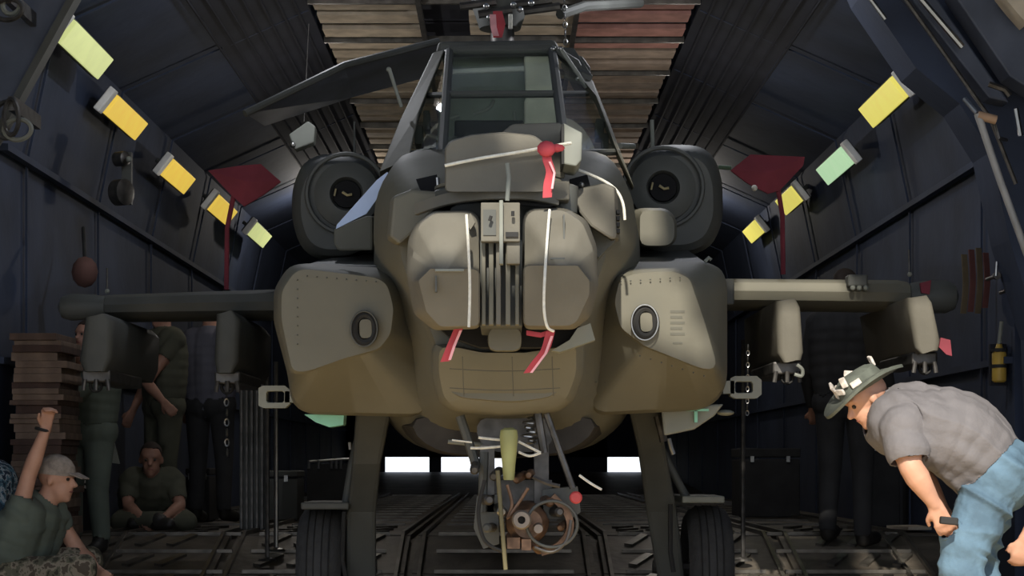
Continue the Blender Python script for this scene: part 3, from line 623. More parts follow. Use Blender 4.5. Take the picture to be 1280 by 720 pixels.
gear(1, 883, legr([(783, 826, 500, 9.3), (797, 832, 560, 9.45), (808, 846, 640, 9.7), (825, 858, 740, 9.9), (830, 862, 760, 9.95)]), [(815, 518), (822, 552), (842, 592), (858, 622)], (853, 620, 906, 629))
gear(-1, 404, legr([(446, 492, 500, 9.3), (440, 476, 580, 9.45), (434, 470, 640, 9.7), (432, 470, 740, 9.9), (424, 462, 760, 9.95)]), [(452, 530), (440, 580), (432, 632)], (376, 628, 436, 637))
MB().tube(PP(9.6, (838, 630), (838, 690), (842, 715)), .012, 8).build('brake_hose', blackm, H, smooth=True)
MB().tube(PP(9.6, (430, 640), (428, 700), (436, 740)), .012, 8).build('brake_hose', blackm, H, smooth=True)
MB().tube(PP(9.3, (836, 548), (839, 560), (842, 568)), .012).build('gear_clip', steel, H); MB().tube(PP(9.3, (822, 520), (830, 552)), .02).build('gear_cylinder', dsteel, H, smooth=True)
MB().tube(PP(9.2, (437, 553), (438, 562)), .008).build('gear_clip', steel, H)
# ------- chin gun
G = MB().loft([ring(8.2, [(596, 520), (690, 520), (696, 545), (680, 565), (610, 565), (594, 545)], 32, 2), ring(8.9, [(596, 520), (690, 520), (696, 545), (680, 565), (610, 565), (594, 545)], 32, 2)]).build('chin_gun', dsteel, H, smooth=True)
def gp(n, mb, m, sm=True): return mb.build(n, m, G, smooth=sm)
gp('gun_cradle', MB().pbox(600, 556, 618, 640, 8.1, .3).pbox(668, 556, 686, 630, 8.1, .3).pbox(612, 600, 690, 640, 8.2, .5), dsteel, False)
gp('canister', MB().lathe(P(636, 600, 7.9), (0, 0, 1), [(0, .022), (.07, .028), (.13, .034), (.18, .038), (.205, .034), (.215, .018)], 24), canister)
gp('receiver', MB().lathe(P(660, 655, 7.95), (0, 1, 0), [(0, .06), (.03, .085), (.3, .095), (.6, .09)], 28), copper)
gp('muzzle', MB().lathe(P(652, 650, 7.8), (0, 1, 0), [(.1, .012), (0, .016), (0, .033), (.02, .04), (.16, .038), (.2, .03)], 24), mat('pale_muzzle_metal', (.20, .17, .145), .55, .3))
gp('muzzle_port', MB().lathe(P(673, 661, 7.82), (0, 1, 0), [(0, .018), (.1, .022)], 16), mat('pale_muzzle_metal', (.20, .17, .145), .55, .3))
gp('feed_chute', MB().strap(curve(PP(8.0, (690, 620), (708, 640), (712, 662), (698, 682), (676, 690))), .07, .03, (0, 1, 0)), copper)
gp('feed_loop', MB().torus(P(690, 655, 7.9), (0, 1, 0), .095, .007, 32, 6, (1.1, 1)), dkpaint)
gp('support_pole', MB().tube(PP(7.85, (622, 588), (627, 650), (632, 712)), .009), mat('dull_yellow_rod', (.13, .115, .06), .6))
gp('side_plate', MB().prism(PP(8.1, (596, 620), (622, 618), (624, 680), (604, 686), (592, 660)), (0, .2, 0)), dkpaint, False)
gp('gun_housing', MB().prism(PP(8.05, (678, 612), (722, 608), (726, 640), (712, 650), (680, 648)), (0, .25, 0)), dkpaint, False)
gp('red_cap', MB().lathe(P(720, 622, 7.9), (0, 1, 0), [(0, .02), (.005, .026), (.05, .026)], 16), redcap)
for pts, r in (([(588, 560), (604, 560), (628, 558)], .006), ([(598, 547), (616, 549), (628, 550)], .006), ([(648, 552), (664, 560), (676, 566)], .006), ([(648, 565), (662, 570), (676, 566)], .006), ([(666, 596), (684, 604), (700, 608)], .010), ([(724, 594), (738, 604), (752, 612)], .006), ([(565, 550), (590, 553)], .004)):
    gp('lock_wire', MB().tube(curve(PP(7.95, *pts)), r, 6), white_rope if r < .007 else dsteel)
gp('coil_spring', MB().tube([P(664+4*math.sin(t*.9), 520+t*1.3, 8.05)+Vector((.025*math.cos(t*1.5), .025*math.sin(t*1.5), 0)) for t in [i*.35 for i in range(80)]], .005, 5), steel)
gp('recoil_tube', MB().tube(PP(8.0, (672, 516), (680, 566)), .018).tube(PP(8.0, (683, 517), (716, 610)), .014), dsteel)
gp('recoil_tube', MB().tube(PP(8.1, (605, 565), (603, 640)), .02).tube(PP(8.1, (575, 520), (598, 590)), .02), dkpaint)
for x, y, r in ((593, 588, .02), (661, 594, .018), (617, 596, .02), (612, 625, .022), (645, 600, .018), (628, 640, .022), (640, 680, .02), (655, 680, .014), (700, 640, .02), (688, 628, .02), (608, 660, .02), (668, 680, .02), (700, 660, .016)):
    m_ = random.choice([copper, dsteel, copper, steel, dkpaint])
    gp('gun_fitting', MB().lathe(P(x, y, 7.95), (random.uniform(-.3, .3), 1, random.uniform(-.3, .3)), [(0, r*.6), (.01, r), (.12, r), (.15, r*.7)], 16), m_)
gp('hose', MB().tube(curve(PP(7.9, (668, 684), (690, 690), (708, 676), (714, 650))), .007), dsteel)
gp('hose', MB().tube(curve(PP(7.9, (606, 600), (598, 640), (606, 676), (630, 690))), .008), blackm)
gp('hose', MB().tube(curve(PP(7.88, (634, 606), (640, 630), (634, 648), (646, 632), (660, 610))), .007), copper)
gp('base_block', MB().pbox(634, 672, 650, 686, 7.9, .2).pbox(652, 674, 664, 688, 7.9, .2), copper, False)
gp('brace_rod', MB().tube(PP(8.3, (560, 552), (604, 556)), .01).tube(PP(8.2, (590, 565), (592, 580)), .014), grpaint)
# ------- rotor head and folded blade
RH = MB().lathe(P(625, 0, 11.2)+Vector((0, 0, -.05)), (0, 0, 1), [(-.12, .12), (0, .16), (.15, .18), (.3, .1)], 32).build('rotor_head', dkpaint, H, smooth=True)
MB().tube([P(628, 60, 11.2), P(628, 0, 11.2)], .07, 16).build('rotor_mast', dsteel, RH, smooth=True)
for x0, x1, y in ((575, 620, 8), (640, 690, 6), (655, 700, 14), (598, 640, 18)): MB().tube(PP(11.0, (x0, y), (x1, y-6)), .024, 8).build('pitch_link', dsteel, RH, smooth=True)
for x, y in ((608, 8), (612, 22), (664, 4), (650, 12), (642, 6)): MB().sphere(P(x, y, 10.9), .018).build('link_bearing', steel, RH, smooth=True)
bl = [(548, 54), (470, 60), (400, 92), (310, 140), (307, 150), (330, 154), (420, 150), (500, 118), (540, 84)]
a, b, c_, d_ = P(548, 52, 10.9), P(306, 142, 10.2), P(330, 156, 10.9), P(545, 92, 11.6)
up = Vector((0, 0, .03))
blade = MB().loft([[a, a+up*.6+Vector((0, .1, 0)), d_, d_-up*.3], [mixp(a, b, .5)+Vector((0, 0, .06)), mixp(a, b, .5)+Vector((0, .1, .08)), mixp(d_, c_, .5)+Vector((0, 0, .02)), mixp(d_, c_, .5)+Vector((0, 0, .005))], [b, b+up*.6+Vector((0, .06, 0)), c_, c_-up*.3]]).build('rotor_blade', navy2, H, bevel=.006)
MB().tube([a+Vector((0, -.01, 0)), mixp(a, b, .5)+Vector((0, -.01, .06)), b], .02, 8).build('blade_leading_edge', dkpaint, blade, smooth=True)
MB().tube([P(700, 18, 11.2), P(730, 8, 11.4), P(800, 4, 12.2)], .03, 8).build('blade_stub', dkpaint, H, smooth=True)

# ------------------------------------------------------------------ cords and streamers on the helicopter
def ropeobj(pts, label, r=.0052, par=None, m=white_rope): return tag(MB().tube(curve(pts, 8), r, 8).build('white_cord', m, None, smooth=True), label, 'cord')
ropeobj(PP(6.86, (583, 268), (585, 300), (587, 345), (587, 380), (586, 409)), 'white cord hanging down the left sensor drum')
ropeobj([P(687, 262, 7.0), P(684, 300, 6.95), P(681, 345, 6.87), P(680, 385, 6.87), P(684, 408, 6.88), P(692, 414, 6.9)], 'white cord hanging down the right sensor drum')
ropeobj([P(556, 207, 7.06), P(600, 198, 7.05), P(650, 190, 7.05), P(683, 184, 7.06), P(713, 179, 7.2)], 'white cord tied across the front of the turret hood', .0062)
def streamer(pts, wd, label, extra=None):
    o = tag(MB().strap(curve(pts, 6), wd, .004, (1, .15, .1)).build('red_streamer', redm), label, 'streamer', 'red warning streamers on the turret')
    return o
t1 = streamer(PP(7.0, (683, 186), (684, 200), (688, 214), (685, 230), (684, 247)), .034, 'red ribbon streamer hanging from the knot on the hood cord')
MB().sphere(P(683, 186, 6.99), (.035, .02, .03), 10).sphere(P(696, 185, 7.0), (.03, .015, .016), 8).build('ribbon_knot', redm, t1, smooth=True)
MB().strap(PP(6.985, (687, 202), (693, 216), (690, 236)), .008, .004, (1, 0, 0)).build('ribbon_fold', pinkm, t1)
t2 = streamer(PP(7.1, (573, 411), (564, 432), (556, 452)), .034, 'red ribbon streamer hanging below the left sensor drum')
MB().strap(PP(7.085, (576, 413), (568, 432), (562, 450)), .010, .004, (1, 0, 0)).build('ribbon_fold', pinkm, t2)
t3 = streamer(PP(7.05, (688, 414), (682, 436), (670, 452), (660, 466)), .034, 'red ribbon streamer hanging from the cord end under the right sensor drum')
MB().strap(PP(7.035, (690, 420), (682, 442), (664, 466)), .010, .004, (1, 0, 0)).build('ribbon_fold', pinkm, t3)
MB().strap(PP(7.06, (658, 416), (676, 419), (690, 414)), .018, .004, (0, .2, 1)).build('ribbon_knot', redm, t3)
t4 = tag(MB().strap(PP(10.75, (622, 14), (624, 30), (622, 47)), [.05, .07, .05], .006, (1, 0, 0)).build('red_streamer', redm), 'red and pink ribbon streamer hanging under the rotor head', 'streamer')
MB().strap(PP(10.73, (616, 18), (617, 34), (620, 45)), .035, .006, (1, 0, 0)).build('ribbon_fold', pinkm, t4)
MB().tube(PP(10.7, (638, 18), (638, 36)), .012).build('white_tag', white_rope, t4)
# loose card against the fuselage side
tag(MB().prism(PP(8.56, (420, 286), (421, 281), (471, 225), (484, 215), (487, 218), (470, 250), (458, 267)), (.0, .008, 0)).build('placard', card), 'pale blue card leaning against the left side of the cockpit', 'card')
# red covers on poles above the wings
def flagpole(poly, pole, d, label):
    t = thing('red_cover_pole', P(pole[0][0], pole[-1][1], d), label, 'warning flag')
    A = PP(d, *poly); mid_ = sum(A, Vector())/len(A)
    mb = MB(); n_ = len(A); back = [q+Vector((0, .02, 0)) for q in A]
    mb.add(A+[mid_+Vector((0, -.035, 0))], [(i, (i+1) % n_, n_) for i in range(n_)]); mb.add(back, [tuple(range(n_))]); mb.loft([A, back], False, False)
    mb.build('red_cover', redpanel, t)
    MB().tube(PP(d+.03, *pole), .014, 8).build('red_pole', redpanel, t, smooth=True)
    return t
f1 = flagpole([(260, 213), (300, 207), (326, 205), (351, 227), (330, 243), (305, 258), (288, 243)], [(292, 245), (284, 285), (283, 362)], 10.95, 'red pointed cover on a thin pole over the left stub wing')
f2 = flagpole([(913, 213), (938, 193), (1006, 196), (1004, 207), (975, 238), (960, 242), (936, 230)], [(972, 232), (978, 270), (979, 343)], 10.95, 'red pointed cover on a thin pole over the right stub wing')
tag(MB().tube(PP(10.93, (914, 210), (898, 209)), .012).build('guy_rod', mat('green_rod', (.06, .10, .06), .6), f2))
MB().sphere(P(943, 235, 10.85), .018).build('cover_clip', white_rope, f2, smooth=True)
p_ = tag(MB().prism(PP(10.1, (1176, 422), (1188, 425), (1190, 445), (1183, 443), (1174, 434)), (0, .02, 0)).build('red_tag', redpanel), 'small red tag hanging off the outer right pylon', 'tag')
# chains and rods under wings
def chain(pts, label, r=.02, n_=None):
    t = thing('chain', pts[-1], label, 'chain'); pts = [Vector(p) for p in pts]
    L = (pts[1]-pts[0]).length; n_ = n_ or int(L/(r*2.4)); src = None
    for i in range(n_):
        p = pts[0]+(pts[1]-pts[0])*(i+.5)/n_; ax = (0, 1, 0) if i % 2 else (1, 0, 0)
        if i < 2:
            o = MB().torus(p, ax, r, r*.28, 10, 5, (.6, 1) if abs((pts[1]-pts[0]).z) > .1 else (1, 1)).build('chain_link', steel, t); src = (src or [])+[o]
        else: inst(src[i % 2], p, t)
    return t
chain([P(283, 484, 10.4), P(284, 572, 10.4)], 'steel chain hanging from the inner left pylon rack')
chain([P(705, -6, 11.1), P(707, 58, 11.1)], 'thin chain hanging beside the rotor head over the canopy roof', .018)
chain([P(935, 430, 10.0), P(934, 520, 10.0)], 'short steel chain hanging beside the right fairing tie-down loop', .013)
for x, y0, y1, m, lb in ((929, 425, 578, dsteel, 'dark rod standing behind the right tie-down loop'), (334, 450, 600, dsteel, 'dark rod standing behind the left tie-down loop'), (345, 452, 560, steel, 'slim pale rod beside the left fairing edge')):
    d = 11.9 if x != 345 else 12.1
    tag(MB().tube([P(x, y0, d), Vector((P(x, 0, d).x, d, zf(d)+.05))], .014, 8).lathe(Vector((P(x, 0, d).x, d, zf(d)+.012)), (0, 0, 1), [(.035, .06), (.05, .05), (.06, .014)], 16).build('support_rod', m), lb, 'rod')

# ------------------------------------------------------------------ wall lights
def light(cx0, cy0, d, wpx, ln, col, dirv, label, bracket=True):
    c = P(cx0, cy0, d); s = dirv[0]; u = Vector((dirv[0], 0, dirv[1])).normalized(); wv = wpx/F*d
    nrm = Vector((-u.z*(-1 if s > 0 else 1)*-1, 0, 0))
    nn = Vector((u.z if s > 0 else -u.z, 0, -abs(u.x))).normalized()   # faces inward and down
    t = thing('wall_light', c, label, 'light', 'lamps along the cargo bay walls')
    R = Matrix((u, Vector((0, 1, 0)), nn)).transposed()
    MB().box(c+Vector((0, ln/2, 0))-nn*.045, (wv*1.12, ln*1.04, .05), R).build('lamp_housing', dkpaint, t, bevel=.008)
    e = mat('lamp_%d_%d' % (cx0, cy0), tuple(v*.5 for v in col), .5, emit=col, estr=.75)
    MB().box(c+Vector((0, ln/2+.02, 0)), (wv, ln*.95, .035), R).build('lamp_lens', e, t, bevel=.006)
    MB().box(c+Vector((0, -.05, 0))-nn*.02, (wv*1.2, .10, .05), R).build('lamp_end_cap', mat('grey_lamp_cap', (.85, .85, .82), .6), t, bevel=.008)
    MB().tube([c+Vector((0, ln*.5, 0))-nn*.06, c+Vector((0, ln*.5, 0))-nn*.22], .02, 8).build('lamp_bracket', dkpaint, t)
YG, OR, YL, GN = (.66, .72, .30), (.88, .60, .09), (.84, .74, .15), (.50, .76, .46)
lu = (.62, .78); ru = (-.62, .78)
light(81, 37, 11.35, 35, 1.12, YG, lu, 'pale green-yellow lamp, largest and nearest on the left wall')
light(137, 129, 13.1, 29, 1.1, OR, lu, 'orange-yellow lamp second from the front on the left wall')
light(208, 208, 15.0, 26, 1.05, OR, lu, 'orange-yellow lamp third from the front on the left wall')
light(266, 252, 17.2, 24, 1.15, OR, lu, 'orange-yellow lamp peeping out below the left red cover')
light(315, 285, 19.8, 20, 1.2, YG, lu, 'small green-yellow lamp farthest back on the left wall')
light(1126, 107, 12.4, 33, 1.15, YL, ru, 'bright yellow lamp nearest the front on the right wall')
light(1060, 193, 14.8, 27, 1.15, GN, ru, 'pale green lamp second on the right wall')
light(997, 241, 17.4, 24, 1.0, YL, ru, 'yellow lamp just right of the right red cover point')
light(950, 282, 20.2, 20, 1.0, YL, ru, 'small pale yellow lamp farthest back on the right wall')

# ------------------------------------------------------------------ wall fittings
t = thing('hanging_lantern', P(378, 170, 12.0), 'small grey box lamp hanging above the left engine nacelle', 'lamp')
MB().prism(PP(12, (361, 168), (385, 151), (394, 158), (392, 178), (368, 187)), (0, .12, 0)).build('lantern_body', grpaint, t, bevel=.008); MB().sphere(P(366, 181, 11.98), .02).build('lantern_knob', steel, t, smooth=True)
MB().tube([P(380, 152, 12.05), P(386, 30, 12.3)], .003).build('hanger_wire', dsteel, t)
def coil(cx, cy, d, label, rs):
    t = thing('hose_coil', P(cx, cy, d), label, 'hose')
    for i, (dx, dy, r, q) in enumerate(rs): MB().torus(P(cx+dx, cy+dy, d+.03*i), (.2, 1, 0), r, .014, 28, 6, q).build('hose_loop', grpaint if i % 2 else dsteel, t, smooth=True)
    MB().pbox(cx-4, cy-26, cx+4, cy-8, d+.04, .6).build('coil_hook', dsteel, t)
coil(14, 146, 10.4, 'coiled grey hoses hung on the left portal under the sloping edge', [(0, 0, .07, (.6, 1.4)), (8, 16, .08, (1, .7)), (-6, 4, .09, (.8, 1.1))])
coil(10, 12, 10.35, 'coiled hose in the top left corner of the portal', [(0, 0, .07, (1.2, .8)), (4, -6, .05, (1, 1))])
t = thing('wall_gauge', P(157, 215, 13.2), 'pair of round dark gauges on the left wall', 'gauge')
for y, r in ((198, .05), (240, .09)): MB().lathe(P(157, y, 13.1), (1, -.6, 0), [(-.08, r), (0, r), (.01, r*.7)], 20).build('gauge_dial', dsteel, t, smooth=True)
MB().pbox(152, 190, 164, 255, 13.2, .05).build('gauge_bracket', dkpaint, t)
MB().sphere(P(161, 199, 13.05), .022).build('gauge_lamp', grpaint, t, smooth=True)
# hanging bag near left wing tip
t = thing('hanging_bag', P(104, 355, 12.2), 'dull red brown bag hanging on the wall behind the left wing tip', 'bag')
MB().sphere(P(106, 340, 12.2), (.085, .07, .10), 12).build('bag_body', mat('dull_brown_cloth', (.12, .06, .05), .9), t, smooth=True); MB().tube(PP(12.2, (95, 330), (94, 352)), .012).build('bag_buckle', grpaint, t)
MB().tube([P(106, 322, 12.2), P(104, 285, 12.5)], .012).build('bag_strap', blackm, t)
# right wall: straps, extinguisher, strut
strap_m = [mat('webbing_ochre', (.13, .10, .06), .9), mat('webbing_red', (.13, .05, .045), .9)]
for i, (x, y0, y1) in enumerate(((1205, 318, 392), (1214, 312, 390), (1223, 310, 392), (1232, 316, 385))):
    tag(MB().strap(curve(PP(11.6, (x, y0), (x+2, (y0+y1)/2), (x-1, y1))), .035, .012, (1, .2, 0)).build('tie_down_strap', strap_m[i % 2]), ['ochre', 'red-brown', 'ochre', 'red-brown'][i] + ' tie-down strap on the right wall, ' + ['first', 'second', 'third', 'fourth'][i] + ' beyond the wing tip', 'strap', 'straps hanging on the right wall')
t = thing('fire_extinguisher', P(1248, 478, 11.2), 'yellow cylinder bottle strapped to the right wall above the bending man', 'extinguisher')
MB().lathe(P(1249, 478, 11.3), (0, 0, 1), [(0, .03), (.01, .042), (.17, .042), (.21, .02), (.23, .015)], 20).build('bottle', yellow, t, smooth=True)
MB().tube(PP(11.27, (1249, 430), (1252, 402)), .012).build('bottle_hose', grpaint, t)
for y_ in (440, 460): MB().lathe(P(1249, y_, 11.3), (0, 0, 1), [(0, .046), (.02, .046)], 20).build('bottle_band', blackm, t)
MB().pbox(1238, 430, 1258, 482, 11.36, .04).build('bottle_board', navyd, t)
t = thing('door_strut', P(1285, 325, 9.9), 'pale grey diagonal strut at the upper right with a tan top fitting', 'strut')
MB().tube([P(1222, 142, 9.9), P(1250, 225, 9.9), P(1290, 335, 9.9)], .019, 10).build('strut_tube', mat('pale_grey_strut', (.36, .36, .36), .5), t, smooth=True)
MB().tube([P(1222, 142, 9.9), P(1206, 124, 10.0)], .014, 8).build('strut_link', steel, t, smooth=True)
MB().tube(PP(9.9, (1222, 144), (1245, 150)), .024, 10).build('strut_fitting', mat('tan_fitting', (.42, .27, .17), .6), t, smooth=True)
MB().tube([P(1240, 146, 10), P(1248, 172, 10), P(1258, 175, 10.4)], .010).build('strut_clip', dsteel, t)
for i, (x, y) in enumerate(((1263, 228), (1245, 345), (1262, 362))):
    q = thing('wall_valve', P(x, y, 10.9), ['small valve behind the diagonal strut on the right wall', 'slim pale valve stem low on the right wall beside the straps', 'dark pipe fitting at the right frame edge'][i], 'valve')
    MB().lathe(P(x, y, 11.0), (0, -1, 0), [(-.2, .012), (0, .012), (.0, .022), (.03, .022)], 12).build('valve_wheel', dsteel, q); MB().tube(PP(10.97, (x, y), (x+(1 if i else 0), y-18)), .009).build('valve_stem', steel, q)

# ------------------------------------------------------------------ stacked boards at the left
bd = []
y = .02; zc = 0; k = 0
zz = 0.20
while zz < 1.62:
    th = random.choice([.028, .034, .04, .05]); L = random.uniform(.30, .34)
    x = -2.91+L/2+random.uniform(-.0, .03)
    kk = k % 5
    m = woods[(0, 1, 2, 1, 0)[kk]] if random.random() < .7 else woods[2]
    o = MB().box((x+.02, 11.4+random.uniform(-.02, .02), zz+th/2), (L*.88, .5, th), Matrix.Rotation(random.uniform(-.03, .03), 3, 'Z')).build('brown_board', m, None, bevel=.003)
    bd.append(o); zz += th+.0005; k += 1
hname = {0: 'bottom board', len(bd)-1: 'top board'}
for i, o in enumerate(bd):
    tone = {'brown_board_dark': 'dark brown', 'brown_board_mid': 'mid brown', 'brown_board_light': 'pale brown'}[o.data.materials[0].name]
    j = len(bd)-i
    def ordn(v): return str(v)+('th' if 10 <= v % 100 <= 20 else {1: 'st', 2: 'nd', 3: 'rd'}.get(v % 10, 'th'))
    tag(o, f'{tone} board, {"topmost" if j == 1 else ordn(j)+" from the top"} of the stack at the left wall', 'board', 'stack of brown boards at the left wall')

# ------------------------------------------------------------------ people
def caps(mb, p0, p1, r0, r1, fl=None, n=14):
    p0, p1 = Vector(p0), Vector(p1); t = p1-p0; L = t.length
    if L < 1e-5: return mb.sphere(p0, r0, n)
    t.normalize(); up_ = fl if fl is not None else (Vector((0, 0, 1)) if abs(t.z) < .9 else Vector((0, 1, 0)))
    a = t.cross(Vector(up_)).normalized(); b = t.cross(a).normalized(); rings = []
    for th in (-85, -55, -25, 0): rings.append((p0+t*r0*math.sin(math.radians(th)), r0*math.cos(math.radians(th))))
    for th in (0, 25, 55, 85): rings.append((p1+t*r1*math.sin(math.radians(th)), r1*math.cos(math.radians(th))))
    return mb.loft([[c+a*math.cos(2*math.pi*k/n)*r+b*math.sin(2*math.pi*k/n)*r for k in range(n)] for c, r in rings])
def person(label, J, face, shirt, trous, skinm, voxel=.011, sleeve=.62, headup=None, hat=None, hair=True, hs=1.0, curl=.6, bulk=1.0, shoe=leather, fold=.0, group=None):
    V = {k: Vector(v) for k, v in J.items()}
    prims = []                                  # (region, p0, p1, r0, r1)
    mb = MB()
    def c(reg, a, b, r0, r1): prims.append((reg, Vector(a), Vector(b), r0, r1)); caps(mb, a, b, r0, r1)
    B = bulk; fwd = Vector(face).normalized()
    sL, sR, hL, hR = V['sL'], V['sR'], V['hL'], V['hR']; pel = (hL+hR)/2; che = (sL+sR)/2
    spine = curve([pel, V.get('mid', (pel+che)/2), che], 4)
    lat = (sR-sL).normalized() if (sR-sL).length > .01 else Vector((1, 0, 0))
    # torso: stacked side by side capsules along spine
    nS = len(spine)
    for i in range(nS-1):
        t0 = i/(nS-1); t1 = (i+1)/(nS-1)
        def prof_(t): return (.115+.02*math.sin(math.pi*t)+.01*t)*B
        def half(t): return (.075+.055*t)*(1 if t < .85 else .9)
        for s in (-1, 0, 1):
            c('trous' if t1 < .12 else 'shirt', spine[i]+lat*s*half(t0), spine[i+1]+lat*s*half(t1), prof_(t0)*(1 if s == 0 else .9), prof_(t1)*(.95 if s == 0 else .82))
    for s in (sL, sR): c('shirt', che+(s-che)*.4, s, .08*B, .068*B)
    for sd_, hp in (('L', hL), ('R', hR)):
        c('trous', pel+(hp-pel)*.5, hp, .125*B, .115*B)
        kn, ak, toe = V['k'+sd_], V['a'+sd_], V['t'+sd_]
        c('trous', hp, kn, .098*B, .066*B); c('trous', kn, ak+(kn-ak)*.06, .064*B, .050*B)
        c('shoe', ak, ak+(toe-ak)*.15-Vector((0, 0, .0)), .045, .045); c('shoe', ak+(toe-ak)*.05-Vector((0, 0, .03)), toe, .045, .038)
        s = V['s'+sd_]; e = V['e'+sd_]; w_ = V['w'+sd_]
        cut = s+(e-s)*sleeve if sleeve <= 1 else e
        c('shirt', s, cut, .062*B, .055*B)
        if sleeve < 1: c('skin', cut, e, .046*B, .041*B)
        if sleeve > 1: c('shirt', e, e+(w_-e)*.85, .05*B, .035*B)
        c('skin', e, e+(w_-e)*.3, .041*B, .043*B); c('skin', e+(w_-e)*.3, w_, .043*B, .027)
        hd = V.get('g'+sd_, (w_-e).normalized()); hd = Vector(hd).normalized()
        pn = Vector(V.get('n'+sd_, Vector((0, 1, 0)))); pn = (pn-hd*pn.dot(hd)); pn = pn.normalized() if pn.length > .01 else hd.orthogonal().normalized()
        side = hd.cross(pn).normalized()
        for q in (-.024, 0, .024): c('skin', w_+side*q*.6, w_+hd*.085+side*q, .017, .014)
        for q, L in ((-.033, .062), (-.011, .076), (.011, .072), (.033, .056)):
            p0_ = w_+hd*.085+side*q; d1 = (hd*math.cos(curl*.7)+pn*math.sin(curl*.7)); p1_ = p0_+d1*L*.5
            d2 = (hd*math.cos(curl*1.8)+pn*math.sin(curl*1.8)); c('skin', p0_, p1_, .0098, .009); c('skin', p1_, p1_+d2*L*.5, .009, .0075)
        tb = w_+hd*.03-side*.028; t2_ = tb+(hd*.6-side*.7+pn*.4).normalized()*.035
        c('skin', tb, t2_, .013, .0105); c('skin', t2_, t2_+(hd*.9-side*.1+pn*.5).normalized()*.03, .0105, .009)
    hc_ = V['head']; upv = Vector(headup) if headup is not None else Vector((0, 0, 1))
    upv = (upv-fwd*upv.dot(fwd)).normalized(); sdv = fwd.cross(upv).normalized()
    R = Matrix((fwd, sdv, upv)).transposed()
    nb = V.get('neck', che+(hc_-che).normalized()*.03)
    c('skin', nb, hc_-upv*.05*hs-fwd*.02, .062*min(B, 1.1), .054)
    def hp_(x, y, z): return hc_+R@Vector((x, y, z))*hs
    def el(cn, r): mb.sphere(hp_(*cn), tuple(v*hs for v in r), 18, R); prims.append(('skin', hp_(*cn), hp_(cn[0]+.001, cn[1], cn[2]), min(r)*hs, min(r)*hs))
    el((-.012, 0, .03), (.098, .076, .090)); el((.02, 0, -.045), (.070, .057, .072)); el((.055, 0, -.09), (.030, .028, .022))
    c('skin', hp_(.078, 0, .018), hp_(.104, 0, -.018), .010*hs, .015*hs)
    for s in (-1, 1):
        c('skin', hp_(.082, s*.018, .038), hp_(.066, s*.046, .036), .011*hs, .010*hs)
        mb.sphere(hp_(-.004, s*.078, -.004), (.018*hs, .010*hs, .032*hs), 10, R); prims.append(('skin', hp_(-.004, s*.078, -.004), hp_(-.004, s*.078, .002), .012, .012))
    low = min(v.z for v in mb.v)
    root = thing('person', Vector((pel.x, pel.y, max(0, low))), label, 'person', group)
    # remesh to one continuous surface
    me = bpy.data.meshes.new('tmp'); me.from_pydata(mb.v, [], mb.f); o = bpy.data.objects.new('tmp', me); C.objects.link(o)
    rm = o.modifiers.new('r', 'REMESH'); rm.mode = 'VOXEL'; rm.voxel_size = voxel
    sm = o.modifiers.new('s', 'SMOOTH'); sm.factor = .5; sm.iterations = 4 if voxel < .008 else 3
    bpy.context.view_layer.update()
    ev = o.evaluated_get(bpy.context.evaluated_depsgraph_get()); m2 = bpy.data.meshes.new_from_object(ev)
    bpy.data.objects.remove(o); bpy.data.meshes.remove(me)
    m2.name = 'body'; m2.materials.clear(); m2.materials.append(skinm)
    body = bpy.data.objects.new('body', m2); C.objects.link(body)
    for p in m2.polygons: p.use_smooth = True
    body.parent = root; body.matrix_parent_inverse = wm(root).inverted()
    segs = [(r_, a, b-a, max((b-a).length_squared, 1e-9), ra, rb) for r_, a, b, ra, rb in prims]
    lab = []
    for v in m2.vertices:
        co = v.co; best = 9; bl_ = 'skin'
        for r_, a, ab, l2, ra, rb in segs:
            tt = (co-a).dot(ab)/l2; tt = 0 if tt < 0 else (1 if tt > 1 else tt)
            dd = (co-(a+ab*tt)).length-(ra+(rb-ra)*tt)
            if dd < best: best = dd; bl_ = r_
        lab.append(bl_)
    for reg, nm, mm, off in (('shirt', 'shirt', shirt, .009), ('trous', 'trousers', trous, .007), ('shoe', 'shoes', shoe, .005)):
        idx = {}; vs = []; fs = []
        for p in m2.polygons:
            if sum(1 for i in p.vertices if lab[i] == reg)*2 < len(p.vertices)+ (0 if reg != 'trous' else 0): continue
            f_ = []
            for i in p.vertices:
                if i not in idx:
                    v = m2.vertices[i]; k_ = off
                    if fold:
                        q = v.co; k_ = off+fold*max(0, 1-2.2*abs(noise.noise(Vector((q.x*7+q.z*11, q.y*3, (q.z-q.x)*2.2)))))*.9
                    idx[i] = len(vs); vs.append(v.co+v.normal*k_)
                f_.append(idx[i])
            fs.append(f_)
        if not fs: continue
        me3 = bpy.data.meshes.new(nm); me3.from_pydata(vs, [], fs); me3.materials.append(mm)
        for p in me3.polygons: p.use_smooth = True
        o3 = bpy.data.objects.new(nm, me3); C.objects.link(o3); o3.parent = root; o3.matrix_parent_inverse = wm(root).inverted()
        sl = o3.modifiers.new('th', 'SOLIDIFY'); sl.thickness = .004; sl.offset = -1
    for s in (-1, 1): MB().sphere(hp_(.074, s*.030, .012), .0105*hs, 8).build('eye', mat('eye_dark', (.03, .025, .02), .3), root, smooth=True)
    MB().sphere(hp_(.083, 0, -.052), (.008*hs, .022*hs, .006*hs), 8, R).build('mouth', mat('lip_tone', (.35, .13, .11), .5), root, smooth=True)
